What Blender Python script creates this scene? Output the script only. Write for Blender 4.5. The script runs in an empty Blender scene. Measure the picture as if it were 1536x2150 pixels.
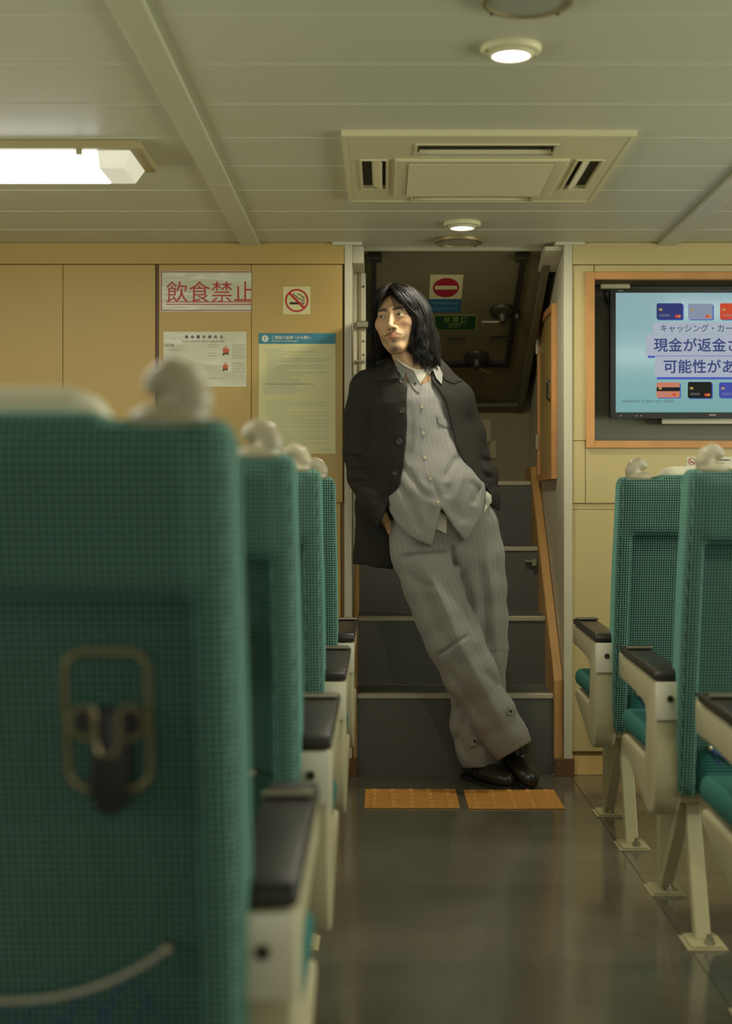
import bpy, bmesh, math, random
import numpy as np
from mathutils import Vector, Matrix
from mathutils.bvhtree import BVHTree

random.seed(7)
scene = bpy.context.scene
COL = scene.collection

# ------------------------------------------------------------------ camera
F, CX, CY, H = 2986.0, 805.0, 1060.0, 0.95      # 50 mm lens on a 36 mm tall frame, eye 0.95 m
cam_d = bpy.data.cameras.new('camera')
cam_d.sensor_fit = 'VERTICAL'; cam_d.sensor_height = 36.0; cam_d.sensor_width = 36.0
cam_d.lens = 50.0
cam_d.shift_x = -37.0 / 2150; cam_d.shift_y = -15.0 / 2150
cam_d.clip_start = 0.05
cam_d.dof.use_dof = True; cam_d.dof.focus_distance = 4.7; cam_d.dof.aperture_fstop = 3.0
cam = bpy.data.objects.new('camera', cam_d); COL.objects.link(cam)
cam.location = (0, 0, H); cam.rotation_euler = (math.pi / 2, 0, 0)
scene.camera = cam

# ------------------------------------------------------------------ view and light
vs = scene.view_settings
vs.view_transform = 'Standard'; vs.look = 'None'; vs.exposure = 0.08; vs.gamma = 1.0
vs.use_curve_mapping = False
scene.cycles.use_denoising = True
scene.cycles.max_bounces = 8; scene.cycles.diffuse_bounces = 5; scene.cycles.glossy_bounces = 4
scene.cycles.sample_clamp_indirect = 6.0

world = bpy.data.worlds.new('sky'); scene.world = world
world.use_nodes = True
bg = world.node_tree.nodes['Background']
bg.inputs['Color'].default_value = (0.80, 0.88, 0.92, 1); bg.inputs['Strength'].default_value = 1.0

XL, XR, YB, YW, ZC = -2.55, 3.05, -2.6, 5.0, 1.87   # cabin: side walls, rear wall, front wall, ceiling

def area(name, loc, rot, sx, sy, power, color):
    l = bpy.data.lights.new(name, 'AREA'); l.shape = 'RECTANGLE'; l.size = sx; l.size_y = sy
    l.energy = power; l.color = color
    o = bpy.data.objects.new(name, l); COL.objects.link(o)
    o.location = loc; o.rotation_euler = rot
    return o
DAY = (0.93, 1.0, 0.90)
WARM = (1.0, 0.955, 0.81)
# daylight outside the side windows and the glazed rear doors
area('daylight_port', (XL - 0.14, 2.3, 1.08), (0, math.radians(-90), 0), 0.86, 4.6, 42, DAY)
area('daylight_starboard', (XR + 0.14, 2.3, 1.08), (0, math.radians(90), 0), 0.86, 4.6, 98, DAY)
area('daylight_rear', (0.26, YB - 0.14, 1.22), (math.radians(90), 0, 0), 3.6, 0.62, 9, DAY)

# ------------------------------------------------------------------ helpers
def at(px, py, Y):
    """photo pixel -> point at distance Y"""
    return Vector(((px - CX) / F * Y, Y, H - (py - CY) / F * Y))
def lin(c):
    return c / 12.92 if c <= 0.04045 else ((c + 0.055) / 1.055) ** 2.4
def rgb(r, g, b):
    return (lin(r / 255), lin(g / 255), lin(b / 255), 1)

class MB:
    def __init__(s): s.v = []; s.f = []
    def add(s, vs_, fs_):
        n = len(s.v); s.v += [tuple(v) for v in vs_]; s.f += [tuple(i + n for i in f) for f in fs_]
        return s
    def box(s, x0, x1, y0, y1, z0, z1):
        v = [(x, y, z) for z in (z0, z1) for y in (y0, y1) for x in (x0, x1)]
        return s.add(v, [(0, 2, 3, 1), (4, 5, 7, 6), (0, 1, 5, 4), (2, 6, 7, 3), (0, 4, 6, 2), (1, 3, 7, 5)])
    def prism(s, pts, axis, a0, a1):
        """polygon pts (2D) extruded along axis 'x','y','z'"""
        def mk(p, a):
            return {'x': (a, p[0], p[1]), 'y': (p[0], a, p[1]), 'z': (p[0], p[1], a)}[axis]
        n = len(pts)
        v = [mk(p, a0) for p in pts] + [mk(p, a1) for p in pts]
        f = [tuple(range(n - 1, -1, -1)), tuple(range(n, 2 * n))]
        f += [(i, (i + 1) % n, n + (i + 1) % n, n + i) for i in range(n)]
        return s.add(v, f)
    def tube(s, pts, r, n=10, closed=False, flat=None):
        pts = [Vector(p) for p in pts]; m = len(pts)
        rs = r if isinstance(r, (list, tuple)) else [r] * m
        ref = None; rings = []
        for i, p in enumerate(pts):
            a = pts[(i - 1) % m] if (closed or i > 0) else p
            b = pts[(i + 1) % m] if (closed or i < m - 1) else p
            t = (b - a).normalized()
            if ref is None:
                ref = t.cross(Vector((0.3, 0.9, 0.31)))
                if ref.length < 1e-3: ref = t.cross(Vector((1, 0, 0)))
            ref = (ref - t * ref.dot(t)).normalized(); bi = t.cross(ref)
            rings.append([p + (ref * math.cos(2 * math.pi * k / n) + bi * math.sin(2 * math.pi * k / n)) * rs[i] for k in range(n)])
        v = [q for rg in rings for q in rg]; f = []
        for i in range(m if closed else m - 1):
            j = (i + 1) % m
            for k in range(n):
                f.append((i * n + k, i * n + (k + 1) % n, j * n + (k + 1) % n, j * n + k))
        if not closed:
            f += [tuple(range(n - 1, -1, -1)), tuple((m - 1) * n + k for k in range(n))]
        return s.add(v, f)
    def lathe(s, prof, c, axis='z', n=24, sy=1.0):
        """profile [(r, h)] spun about axis through c"""
        v = []; f = []; m = len(prof)
        for r, h in prof:
            for k in range(n):
                a = 2 * math.pi * k / n; x, y = r * math.cos(a), r * math.sin(a) * sy
                p = {'z': (x, y, h), 'y': (x, h, y), 'x': (h, x, y)}[axis]
                v.append((c[0] + p[0], c[1] + p[1], c[2] + p[2]))
        for i in range(m - 1):
            for k in range(n):
                f.append((i * n + k, i * n + (k + 1) % n, (i + 1) * n + (k + 1) % n, (i + 1) * n + k))
        f += [tuple(range(n - 1, -1, -1)), tuple((m - 1) * n + k for k in range(n))]
        return s.add(v, f)
    def plate(s, xs, zs, holes, mk, d0, d1):
        """slab over the grid xs x zs without the cells covered by holes; mk(u, w, d) -> point"""
        def hole(i, j):
            u = (xs[i] + xs[i + 1]) / 2; w = (zs[j] + zs[j + 1]) / 2
            return any(h[0] < u < h[1] and h[2] < w < h[3] for h in holes)
        nx, nz = len(xs) - 1, len(zs) - 1
        solid = {(i, j) for i in range(nx) for j in range(nz) if not hole(i, j)}
        for (i, j) in solid:
            a, b, c, d = xs[i], xs[i + 1], zs[j], zs[j + 1]
            for q in (d0, d1): s.add([mk(a, c, q), mk(b, c, q), mk(b, d, q), mk(a, d, q)], [(0, 1, 2, 3)])
            for (di, dj, e) in ((-1, 0, ((a, c), (a, d))), (1, 0, ((b, c), (b, d))), (0, -1, ((a, c), (b, c))), (0, 1, ((a, d), (b, d)))):
                if (i + di, j + dj) not in solid:
                    (u0, w0), (u1, w1) = e
                    s.add([mk(u0, w0, d0), mk(u1, w1, d0), mk(u1, w1, d1), mk(u0, w0, d1)], [(0, 1, 2, 3)])
        return s
    def mesh(s, name, bevel=0, smooth=False, seg=2, merge=False):
        bm = bmesh.new()
        bv = [bm.verts.new(v) for v in s.v]
        for f in s.f:
            try: bm.faces.new([bv[i] for i in f])
            except ValueError: pass
        if merge: bmesh.ops.remove_doubles(bm, verts=bm.verts, dist=1e-5)
        bmesh.ops.recalc_face_normals(bm, faces=bm.faces)
        if bevel:
            es = [e for e in bm.edges if len(e.link_faces) == 2 and e.calc_face_angle(0) > 0.5]
            bmesh.ops.bevel(bm, geom=es, offset=bevel, segments=seg, affect='EDGES', profile=0.5)
        me = bpy.data.meshes.new(name); bm.to_mesh(me); bm.free()
        if smooth:
            for p in me.polygons: p.use_smooth = True
            me.set_sharp_from_angle(angle=math.radians(40))
        return me
    def build(s, name, mat, parent=None, bevel=0, smooth=False, seg=2, merge=False):
        me = s.mesh(name, bevel, smooth, seg, merge)
        me.materials.append(mat)
        return link(name, me, parent)

def link(name, me, parent=None):
    o = bpy.data.objects.new(name, me); COL.objects.link(o)
    if parent is not None: o.parent = parent
    return o
def tag(o, label=None, cat=None, group=None, kind=None):
    if label: o['label'] = label
    if cat: o['category'] = cat
    if group: o['group'] = group
    if kind: o['kind'] = kind
    return o
def empty(name, loc=(0, 0, 0), rot=(0, 0, 0)):
    o = bpy.data.objects.new(name, None); COL.objects.link(o)
    o.empty_display_size = 0.1; o.location = loc; o.rotation_euler = rot
    return o
def structure(o): o['kind'] = 'structure'; return o
def children(o): return [c for c in COL.objects if c.parent is o]
def copy_tree(o, parent=None):
    kids = children(o)
    c = o.copy(); COL.objects.link(c); c.parent = parent
    for k in kids: copy_tree(k, c)
    return c

# ------------------------------------------------------------------ materials
def mat(name, col, rough=0.6, metal=0.0, bump=0.0, bscale=200.0, vary=0.0, vscale=3.0, spec=0.5, emit=None, estr=0.0, coat=0.0):
    m = bpy.data.materials.new(name); m.use_nodes = True
    nt = m.node_tree; N = nt.nodes; L = nt.links
    b = N['Principled BSDF']
    b.inputs['Base Color'].default_value = col; b.inputs['Roughness'].default_value = rough
    b.inputs['Metallic'].default_value = metal; b.inputs['Specular IOR Level'].default_value = spec
    if coat: b.inputs['Coat Weight'].default_value = coat; b.inputs['Coat Roughness'].default_value = 0.08
    if emit:
        b.inputs['Emission Color'].default_value = emit; b.inputs['Emission Strength'].default_value = estr
    tc = None
    if vary or bump:
        tc = N.new('ShaderNodeTexCoord')
    if vary:
        n = N.new('ShaderNodeTexNoise'); n.inputs['Scale'].default_value = vscale; n.inputs['Detail'].default_value = 6
        L.new(tc.outputs['Object'], n.inputs['Vector'])
        r = N.new('ShaderNodeMapRange'); r.inputs['From Min'].default_value = 0.3; r.inputs['From Max'].default_value = 0.7
        r.inputs['To Min'].default_value = 1 - vary; r.inputs['To Max'].default_value = 1 + vary
        L.new(n.outputs['Fac'], r.inputs['Value'])
        h = N.new('ShaderNodeHueSaturation'); h.inputs['Color'].default_value = col
        L.new(r.outputs['Result'], h.inputs['Value']); L.new(h.outputs['Color'], b.inputs['Base Color'])
    if bump:
        n = N.new('ShaderNodeTexNoise'); n.inputs['Scale'].default_value = bscale; n.inputs['Detail'].default_value = 3
        L.new(tc.outputs['Object'], n.inputs['Vector'])
        bp = N.new('ShaderNodeBump'); bp.inputs['Strength'].default_value = bump; bp.inputs['Distance'].default_value = 0.002
        L.new(n.outputs['Fac'], bp.inputs['Height']); L.new(bp.outputs['Normal'], b.inputs['Normal'])
    return m

def math_node(nt, op, a, b=None, c=None):
    n = nt.nodes.new('ShaderNodeMath'); n.operation = op
    for i, v in enumerate((a, b, c)):
        if v is None: continue
        if isinstance(v, (int, float)): n.inputs[i].default_value = v
        else: nt.links.new(v, n.inputs[i])
    return n.outputs[0]

M = {}
M['ceiling'] = mat('ceiling_paint', rgb(204, 200, 170), 0.45, vary=0.03, vscale=1.2)
M['strip'] = mat('ceiling_strip_paint', rgb(200, 195, 164), 0.4)
M['gap'] = mat('joint_glint', rgb(212, 208, 180), 0.4)  # paler than the boards: light on their edges, put into the colour
M['gap_dark'] = mat('joint_backing', rgb(118, 88, 48), 0.7)
M['wall'] = mat('buff_laminate', rgb(182, 152, 84), 0.42, bump=0.06, bscale=300, vary=0.03, vscale=2)
M['wall_r'] = mat('cream_laminate', rgb(194, 175, 118), 0.42, bump=0.06, bscale=300, vary=0.03, vscale=2)
M['kick'] = mat('kick_laminate', rgb(214, 178, 112), 0.4)
M['jamb'] = mat('jamb_enamel', rgb(196, 188, 158), 0.42, bump=0.05, bscale=400)
M['brown'] = mat('brown_strip', rgb(104, 72, 40), 0.5)
M['wood'] = mat('orange_wood', rgb(200, 144, 82), 0.45, vary=0.12, vscale=9)
M['stringer'] = mat('stringer_wood', rgb(188, 144, 82), 0.5, vary=0.10, vscale=6)
M['stair'] = mat('stair_vinyl', rgb(90, 89, 79), 0.5, bump=0.15, bscale=500, vary=0.05, vscale=5)
M['nosing'] = mat('nosing_aluminium', rgb(178, 170, 142), 0.45, metal=0.2)
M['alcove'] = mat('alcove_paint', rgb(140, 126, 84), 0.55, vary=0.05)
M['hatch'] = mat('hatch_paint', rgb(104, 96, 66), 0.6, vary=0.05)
M['seal'] = mat('rubber_seal', rgb(22, 22, 18), 0.6)
M['steel'] = mat('brushed_steel', rgb(170, 164, 140), 0.35, metal=0.9)
M['chrome'] = mat('bright_steel', rgb(200, 194, 172), 0.2, metal=1.0)
M['dark_metal'] = mat('dark_metal', rgb(60, 56, 42), 0.45, metal=0.6)
M['cream_plastic'] = mat('cream_plastic', rgb(186, 178, 140), 0.45, bump=0.08, bscale=500)
M['ac'] = mat('cassette_plastic', rgb(222, 211, 164), 0.45)
M['ac_slot_shade'] = mat('cassette_slot_shade', rgb(44, 38, 22), 0.7)  # slots are shallow, so their inner shade is put into this dark colour
M['black'] = mat('black_plastic', rgb(26, 25, 20), 0.4)
M['white'] = mat('white_paper', rgb(214, 212, 184), 0.6)
M['paper'] = mat('cream_paper', rgb(208, 200, 142), 0.45)
M['red'] = mat('red_print', rgb(178, 40, 36), 0.5)
M['ink'] = mat('black_print', rgb(44, 42, 34), 0.6)
M['blue'] = mat('blue_print', rgb(58, 124, 138), 0.5)
M['blue_ink'] = mat('blue_text_print', rgb(146, 162, 148), 0.6)

def laminated(name, col):
    m = mat(name, col, 0.16, spec=0.6)
    nt = m.node_tree; N = nt.nodes; L = nt.links
    tc = N.new('ShaderNodeTexCoord'); n = N.new('ShaderNodeTexNoise'); n.inputs['Scale'].default_value = 7; n.inputs['Detail'].default_value = 1.5
    mp = N.new('ShaderNodeMapping'); mp.inputs['Scale'].default_value = (0.7, 1, 2.0)
    L.new(tc.outputs['Object'], mp.inputs['Vector']); L.new(mp.outputs['Vector'], n.inputs['Vector'])
    bp = N.new('ShaderNodeBump'); bp.inputs['Strength'].default_value = 0.55; bp.inputs['Distance'].default_value = 0.02
    L.new(n.outputs['Fac'], bp.inputs['Height']); L.new(bp.outputs['Normal'], N['Principled BSDF'].inputs['Normal'])
    return m
M['laminated'] = laminated('laminated_paper', rgb(198, 194, 162))

def floor_mat():
    m = mat('floor_vinyl', rgb(94, 90, 74), 0.22, spec=0.85)
    nt = m.node_tree; N = nt.nodes; L = nt.links; b = N['Principled BSDF']
    tc = N.new('ShaderNodeTexCoord')
    n = N.new('ShaderNodeTexNoise'); n.inputs['Scale'].default_value = 2.2; n.inputs['Detail'].default_value = 8
    L.new(tc.outputs['Object'], n.inputs['Vector'])
    r = N.new('ShaderNodeMapRange'); r.inputs['From Min'].default_value = 0.3; r.inputs['From Max'].default_value = 0.7
    r.inputs['To Min'].default_value = 0.10; r.inputs['To Max'].default_value = 0.20
    L.new(n.outputs['Fac'], r.inputs['Value']); L.new(r.outputs['Result'], b.inputs['Roughness'])
    r2 = N.new('ShaderNodeMapRange'); r2.inputs['From Min'].default_value = 0.3; r2.inputs['From Max'].default_value = 0.7
    r2.inputs['To Min'].default_value = 0.88; r2.inputs['To Max'].default_value = 1.12
    n2 = N.new('ShaderNodeTexNoise'); n2.inputs['Scale'].default_value = 5; n2.inputs['Detail'].default_value = 10
    L.new(tc.outputs['Object'], n2.inputs['Vector']); L.new(n2.outputs['Fac'], r2.inputs['Value'])
    h = N.new('ShaderNodeHueSaturation'); h.inputs['Color'].default_value = rgb(94, 90, 74)
    L.new(r2.outputs['Result'], h.inputs['Value']); L.new(h.outputs['Color'], b.inputs['Base Color'])
    n3 = N.new('ShaderNodeTexNoise'); n3.inputs['Scale'].default_value = 3.0; n3.inputs['Detail'].default_value = 2
    L.new(tc.outputs['Object'], n3.inputs['Vector'])
    bp = N.new('ShaderNodeBump'); bp.inputs['Strength'].default_value = 0.12; bp.inputs['Distance'].default_value = 0.02
    L.new(n3.outputs['Fac'], bp.inputs['Height']); L.new(bp.outputs['Normal'], b.inputs['Normal'])
    return m
M['floor'] = floor_mat()

# ------------------------------------------------------------------ text
def text_mesh(name, s, size, mat_, parent, loc, bold=0.0, sx=1.0, align='LEFT', extrude=0.0004, spacing=1.0, rot=None):
    """lettering standing in the X-Z plane, facing -Y"""
    cu = bpy.data.curves.new(name, 'FONT'); cu.body = s; cu.size = size; cu.align_x = align
    cu.extrude = extrude; cu.resolution_u = 3; cu.space_character = spacing
    o = bpy.data.objects.new(name, cu); COL.objects.link(o)
    dg = bpy.context.evaluated_depsgraph_get(); dg.update()
    me = bpy.data.meshes.new_from_object(o.evaluated_get(dg))
    bpy.data.objects.remove(o); bpy.data.curves.remove(cu)
    me.name = name
    if bold > 0:      # thicken the strokes with shifted copies
        bm = bmesh.new()
        for dx, dy in ((0, 0), (bold, 0), (-bold, 0), (0, bold), (0, -bold)):
            t = me.copy(); t.transform(Matrix.Translation((dx, dy, 0.00002 * (dx + 2 * dy) / bold))); bm.from_mesh(t); bpy.data.meshes.remove(t)
        bm.to_mesh(me); bm.free()
    me.transform(Matrix.Scale(sx, 4, (1, 0, 0)))
    me.transform(Matrix.Rotation(math.pi / 2, 4, 'X'))
    if rot is not None: me.transform(rot)
    me.transform(Matrix.Translation(Vector(loc)))
    me.materials.clear(); me.materials.append(mat_)
    return link(name, me, parent)

def world_child(o, parent):
    """o's mesh is in world coordinates: parent it without moving it"""
    o.parent = parent
    o.matrix_parent_inverse = parent.matrix_basis.inverted() if parent.parent is None else Matrix()
    return o
def kid(mb, name, m, parent, bevel=0, smooth=False, seg=1):
    return world_child(mb.build(name, m, None, bevel, smooth, seg), parent)
# ================================================================== SETTING
mkY = lambda u, w, d: (u, d, w)        # wall facing Y
mkZ = lambda u, w, d: (u, w, d)        # ceiling / floor
mkX = lambda u, w, d: (d, u, w)        # wall facing X

OX0, OX1 = -0.11, 0.631                 # stair opening
# --- floor: sheets of vinyl with thin welded seams
floor = structure(MB().box(XL, XR, YB, YW + 0.02, -0.06, -0.003).build('floor', mat('floor_seam', rgb(60, 56, 42), 0.6)))
seam = 0.0012
def sheet(x0, x1, y0, y1):
    return MB().box(x0 + seam, x1 - seam, y0 + seam, y1 - seam, -0.01, 0.0).build('floor_sheet', M['floor'], floor)
ys = [YB, -1.0, 0.2, 1.19, 2.02, 2.85, 3.67, 4.5, YW + 0.01]
for a, b in zip(ys[:-1], ys[1:]):
    sheet(0.655, 1.6, a, b); sheet(1.6, XR, a, b)
sheet(-0.25, 0.655, YB, YW + 0.01); sheet(-1.2, -0.25, YB, YW + 0.01); sheet(XL, -1.2, YB, YW + 0.01)

# --- ceiling: 0.3 m boards across the cabin, covered joints along it
ceiling = structure(MB().box(XL, XR, YB, 5.09, ZC + 0.006, ZC + 0.05).build('ceiling', M['gap']))
joints = [2.67 + 0.2975 * k for k in range(-18, 9)]
edges = [YB] + [j for j in joints if YB < j < 5.05] + [5.09]
spans = [(XL, -0.468), (-0.468, 0.995), (0.995, XR)]
for a, b in zip(edges[:-1], edges[1:]):
    for (x0, x1) in spans:
        MB().box(x0, x1, a + 0.0011, b - 0.0011, ZC, ZC + 0.006).build('ceiling_board', M['ceiling'], ceiling)
for j_ in edges[1:-1]:
    for (x0, x1) in ((XL, -0.501), (-0.433, 0.961), (1.030, XR)):
        MB().box(x0, x1, j_ - 0.0018, j_ + 0.0018, ZC - 0.0012, ZC + 0.004).build('joint_glint', M['gap'], ceiling)  # pale line painted for the light the board edges catch
for (x0, x1) in ((-0.500, -0.434), (0.962, 1.029)):
    for (a, b) in ((YB, 0.9), (0.902, 4.029), (4.031, 4.995)):
        MB().box(x0, x1, a, b, ZC - 0.012, ZC).build('cover_strip', M['strip'], ceiling, bevel=0.003)

# --- side and rear walls with windows
def window_wall(name, x, sgn):
    wins = [(-2.1 + 1.55 * k, -2.1 + 1.55 * k + 1.25, 0.66, 1.5) for k in range(4)]
    us = sorted({YB, YW} | {w[0] for w in wins} | {w[1] for w in wins}); ws = [0, 0.66, 1.5, ZC]
    o = structure(MB().plate(us, ws, wins, mkX, x, x + sgn * 0.1).build(name, M['wall_r']))
    return wins
for nm, x, sg in (('wall_left', XL, -1), ('wall_right', XR, 1)):
    for i, w in enumerate(window_wall(nm, x, sg)):
        f = structure(MB().plate([w[0] - 0.03, w[0] + 0.02, w[1] - 0.02, w[1] + 0.03], [w[2] - 0.03, w[2] + 0.02, w[3] - 0.02, w[3] + 0.03],
                                 [(w[0] + 0.02, w[1] - 0.02, w[2] + 0.02, w[3] - 0.02)], mkX, x - sg * 0.012, x + sg * 0.05)
                      .build('window_%d' % (i + 1 + (4 if sg > 0 else 0)), M['jamb']))
rw = [(-1.6, -0.4, 0.92, 1.5), (-0.3, 0.82, 0.92, 1.5), (0.92, 2.12, 0.92, 1.5)]
structure(MB().plate(sorted({XL, XR} | {a for w in rw for a in w[:2]}), [0, 0.92, 1.5, ZC], rw, mkY, YB, YB - 0.1).build('wall_back', M['wall_r']))

# --- front wall: backing with the opening and the television recess, panels in front of it
TVX0, TVX1, TVZ0, TVZ1 = 0.739, 1.66, 1.1745, 1.740          # recess
fw = structure(MB().plate([XL, -0.137, 0.661, TVX0, TVX1, XR], [0, TVZ0, TVZ1, ZC],
                          [(-0.137, 0.661, -1, 3), (TVX0, TVX1, TVZ0, TVZ1)], mkY, YW, YW + 0.06)
               .build('wall_front', M['gap_dark']))
def panel(x0, x1, z0, z1, m, proud=0.008, nm='wall_panel', g=0.0008):
    return MB().box(x0 + g, x1 - g, YW - proud, YW + 0.001, z0 + g, z1 - g).build(nm, m, fw, bevel=0.0015, seg=1)
# left of the opening
panel(XL, -0.137, 1.794, ZC, M['wall'], 0.016, 'cornice_board')
for x0, x1 in ((XL, -1.70), (-1.70, -1.1252), (-1.1252, -0.801), (-0.789, -0.464), (-0.464, -0.1425)):
    panel(x0, x1, 0.9575, 1.794, M['wall'], 0.010)
MB().box(-0.801, -0.789, YW - 0.004, YW, 0.0, 1.792).build('cover_groove', M['brown'], fw)
for x0, x1 in ((XL, -1.126), (-1.126, -0.464), (-0.464, -0.150)):
    panel(x0, x1, 0.081, 0.9575, M['wall'], 0.006)
panel(XL, -0.142, 0.0, 0.081, M['kick'], 0.002, 'kick_board')
# right of the opening
panel(0.661, XR, 1.792, ZC, M['wall_r'], 0.016, 'cornice_board')
R = M['wall_r']
panel(0.661, TVX0 - 0.001, TVZ0, 1.792, R, 0.010); panel(TVX0, TVX1, TVZ1, 1.792, R, 0.010)
panel(TVX1, XR, TVZ0, 1.792, R, 0.010)
panel(0.661, 0.708, 0.955, TVZ0, R, 0.010); panel(0.708, 1.75, 0.955, TVZ0, R, 0.010); panel(1.75, XR, 0.955, TVZ0, R, 0.010)
panel(0.661, XR, 0.933, 0.955, R, 0.004, 'rail_board')
for x0, x1 in ((0.661, 1.30), (1.30, 2.2), (2.2, XR)): panel(x0, x1, 0.083, 0.933, R, 0.006)
panel(0.661, XR, 0.0, 0.070, M['kick'], 0.001, 'kick_board')

# --- jambs of the opening
def jamb(n, x0, x1, cap0, cap1):
    t = structure(empty('trim_%d' % n, ((x0 + x1) / 2, YW, 0)))
    def ch(mb, nm, m, bv=0.0015): return kid(mb, nm, m, t, bv)
    ch(MB().box(x0, x1, YW - 0.018, YW + 0.16, 0.0, ZC), 'jamb_post', M['jamb'])
    ch(MB().box(cap0, cap1, YW - 0.03, YW + 0.07, ZC - 0.011, ZC), 'ceiling_cap', M['strip'])
    return t, ch
t, ch = jamb(1, -0.137, -0.110, -0.180, -0.075)
ch(MB().box(-0.110, -0.070, YW + 0.0, 5.215, 1.800, ZC - 0.011), 'gusset', M['jamb'])
ch(MB().box(-0.142, -0.0925, YW - 0.024, YW + 0.02, 0.0, 0.062), 'plinth', M['brown'])
t, ch = jamb(2, 0.631, 0.661, 0.600, 0.703)
ch(MB().prism([(YW, ZC - 0.011), (5.215, ZC - 0.011), (5.215, 1.803), (YW, 1.845)], 'x', 0.566, 0.631), 'gusset', M['jamb'])
ch(MB().box(0.598, 0.667, YW - 0.024, YW + 0.02, 0.0, 0.062), 'plinth', M['brown'])
ch(MB().lathe([(0.003, -0.0245), (0.003, -0.0265)], (0.612, YW, 0.04), 'y', 10), 'screw', M['steel'], 0)

# --- header edge at the end of the ceiling
structure(MB().box(-0.11, 0.631, 5.083, 5.098, 1.858, 1.875).build('trim_3', M['nosing']))

# --- alcove shell around the stairs
HA = lambda Y: 1.865 - 0.4695 * (Y - 5.1)       # the sloping hatch plane
structure(MB().box(0.632, 0.70, YW + 0.161, 6.3, 0.0, 2.0).build('wall_alcove_right', M['jamb']))
structure(MB().box(-0.19, -0.1105, YW + 0.161, 6.3, 0.0, 2.0).build('wall_alcove_left', M['jamb']))
structure(MB().box(-0.1104, 0.6319, 6.161, 6.25, 0.0, 2.0).build('wall_alcove_back', M['alcove']))
structure(MB().box(-0.19, 0.70, 5.095, 6.3, 2.0, 2.05).build('alcove_light_lid', M['alcove']))  # unseen lid over the hatch, added to stop sky light leaking in
structure(MB().box(-0.19, 0.70, 5.06, 5.095, 1.877, 2.05).build('wall_alcove_header', M['alcove']))
# post with door hardware on the left inside the opening
dp = structure(empty('trim_4', (-0.09, 5.3, 0)))
def dch(mb, nm, m, bv=0.001):
    return kid(mb, nm, m, dp, bv)
dch(MB().box(-0.110, -0.066, 5.215, 5.30, 1.0, 1.80), 'door_post', M['jamb'])
dch(MB().box(-0.092, -0.082, 5.205, 5.216, 1.0, 1.80), 'door_stop', M['alcove'])
dch(MB().box(-0.100, -0.054, 5.19, 5.215, 1.596, 1.622), 'latch_bar', M['steel'], 0.004)
for z in (1.55, 1.50, 1.75): dch(MB().lathe([(0.004, -0.002), (0.003, -0.006)], (-0.074, 5.215, z), 'y', 10), 'screw', M['dark_metal'], 0)
dch(MB().box(-0.106, -0.070, 5.20, 5.215, 1.472, 1.480), 'latch_bar', M['steel'], 0.001)

# --- stairs
st = tag(empty('staircase', (0.25, 5.0, 0)), 'grey vinyl companionway stairs with metal nosings behind the leaning man', 'stairs')
def sc(mb, nm, m, bv=0.0): return kid(mb, nm, m, st, bv)
SX0, SX1 = -0.094, 0.597
sy = [5.0, 5.255, 5.505, 5.755]; sz = [0.285, 0.537, 0.788, 1.046]
for i in range(4):
    z0 = 0 if i == 0 else sz[i - 1]
    y1 = sy[i + 1] if i < 3 else 6.14
    sc(MB().box(SX0, SX1, sy[i] + 0.006, sy[i] + 0.02, z0, sz[i] - 0.004), 'riser', M['stair'])
    sc(MB().box(SX0, SX1, sy[i] + 0.03, y1 + 0.01, sz[i] - 0.02, sz[i] - 0.001), 'tread', M['stair'])
    sc(MB().box(SX0, SX1, sy[i], sy[i] + 0.04, sz[i] - 0.017, sz[i]), 'nosing', M['nosing'], 0.002)
def stringer(x0, x1):
    pts = [(4.995, 0.0), (4.995, 0.335), (5.06, 0.405), (5.80, 1.105), (6.0, 1.105), (6.0, 0.3)]
    sc(MB().prism(pts, 'x', x0, x1), 'stringer', M['stringer'], 0.003)
stringer(SX1 + 0.0005, 0.6298); stringer(-0.109, SX0 - 0.0005)
# small latch on the third riser
sc(MB().box(0.545, 0.585, 5.488, 5.511, 0.728, 0.736), 'latch', M['steel'], 0.001)
sc(MB().box(0.572, 0.590, 5.486, 5.511, 0.714, 0.742), 'latch', M['steel'], 0.001)

# --- tactile tiles on the floor
def tactile(label, x0, y0):
    t = tag(empty('tactile_tile', (x0, y0, 0)), label, 'floor tile', 'tactile tiles in front of the stairs')
    m = M.setdefault('tactile', mat('orange_rubber', rgb(194, 138, 60), 0.5, bump=0.1, bscale=300, vary=0.10, vscale=12))
    MB().box(0, 0.30, 0, 0.29, 0, 0.004).build('tile_plate', m, t, bevel=0.001, seg=1)
    prof = [(0.0125, 0.004), (0.0115, 0.0065), (0.0085, 0.0085), (0.004, 0.0092)]
    me = MB().lathe(prof, (0, 0, 0), 'z', 14).mesh('dome', smooth=True); me.materials.append(m)
    for i in range(5):
        for j in range(5):
            d = link('dome', me, t); d.location = (0.03 + 0.06 * i, 0.025 + 0.06 * j, 0)
    return t
tactile('orange tactile tile at the foot of the stairs, beside the seat row', -0.061, 4.447)
tactile('orange tactile tile at the foot of the stairs, under the shoe tips', 0.265, 4.437)
# ================================================================== HATCH OVER THE STAIRS
hatch_T = Matrix.Translation((0, 5.1, 1.865)) @ Matrix.Rotation(math.atan(-0.4695), 4, 'X')
def on_hatch(px, py):
    """(x, s) on the hatch plane under a photo pixel; s runs down the slope"""
    k = (CY - py) / F
    Y = (1.865 - 0.95 + 0.4695 * 5.1) / (k + 0.4695)
    return (px - CX) / F * Y, (Y - 5.1) * math.hypot(1, 0.4695)
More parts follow.
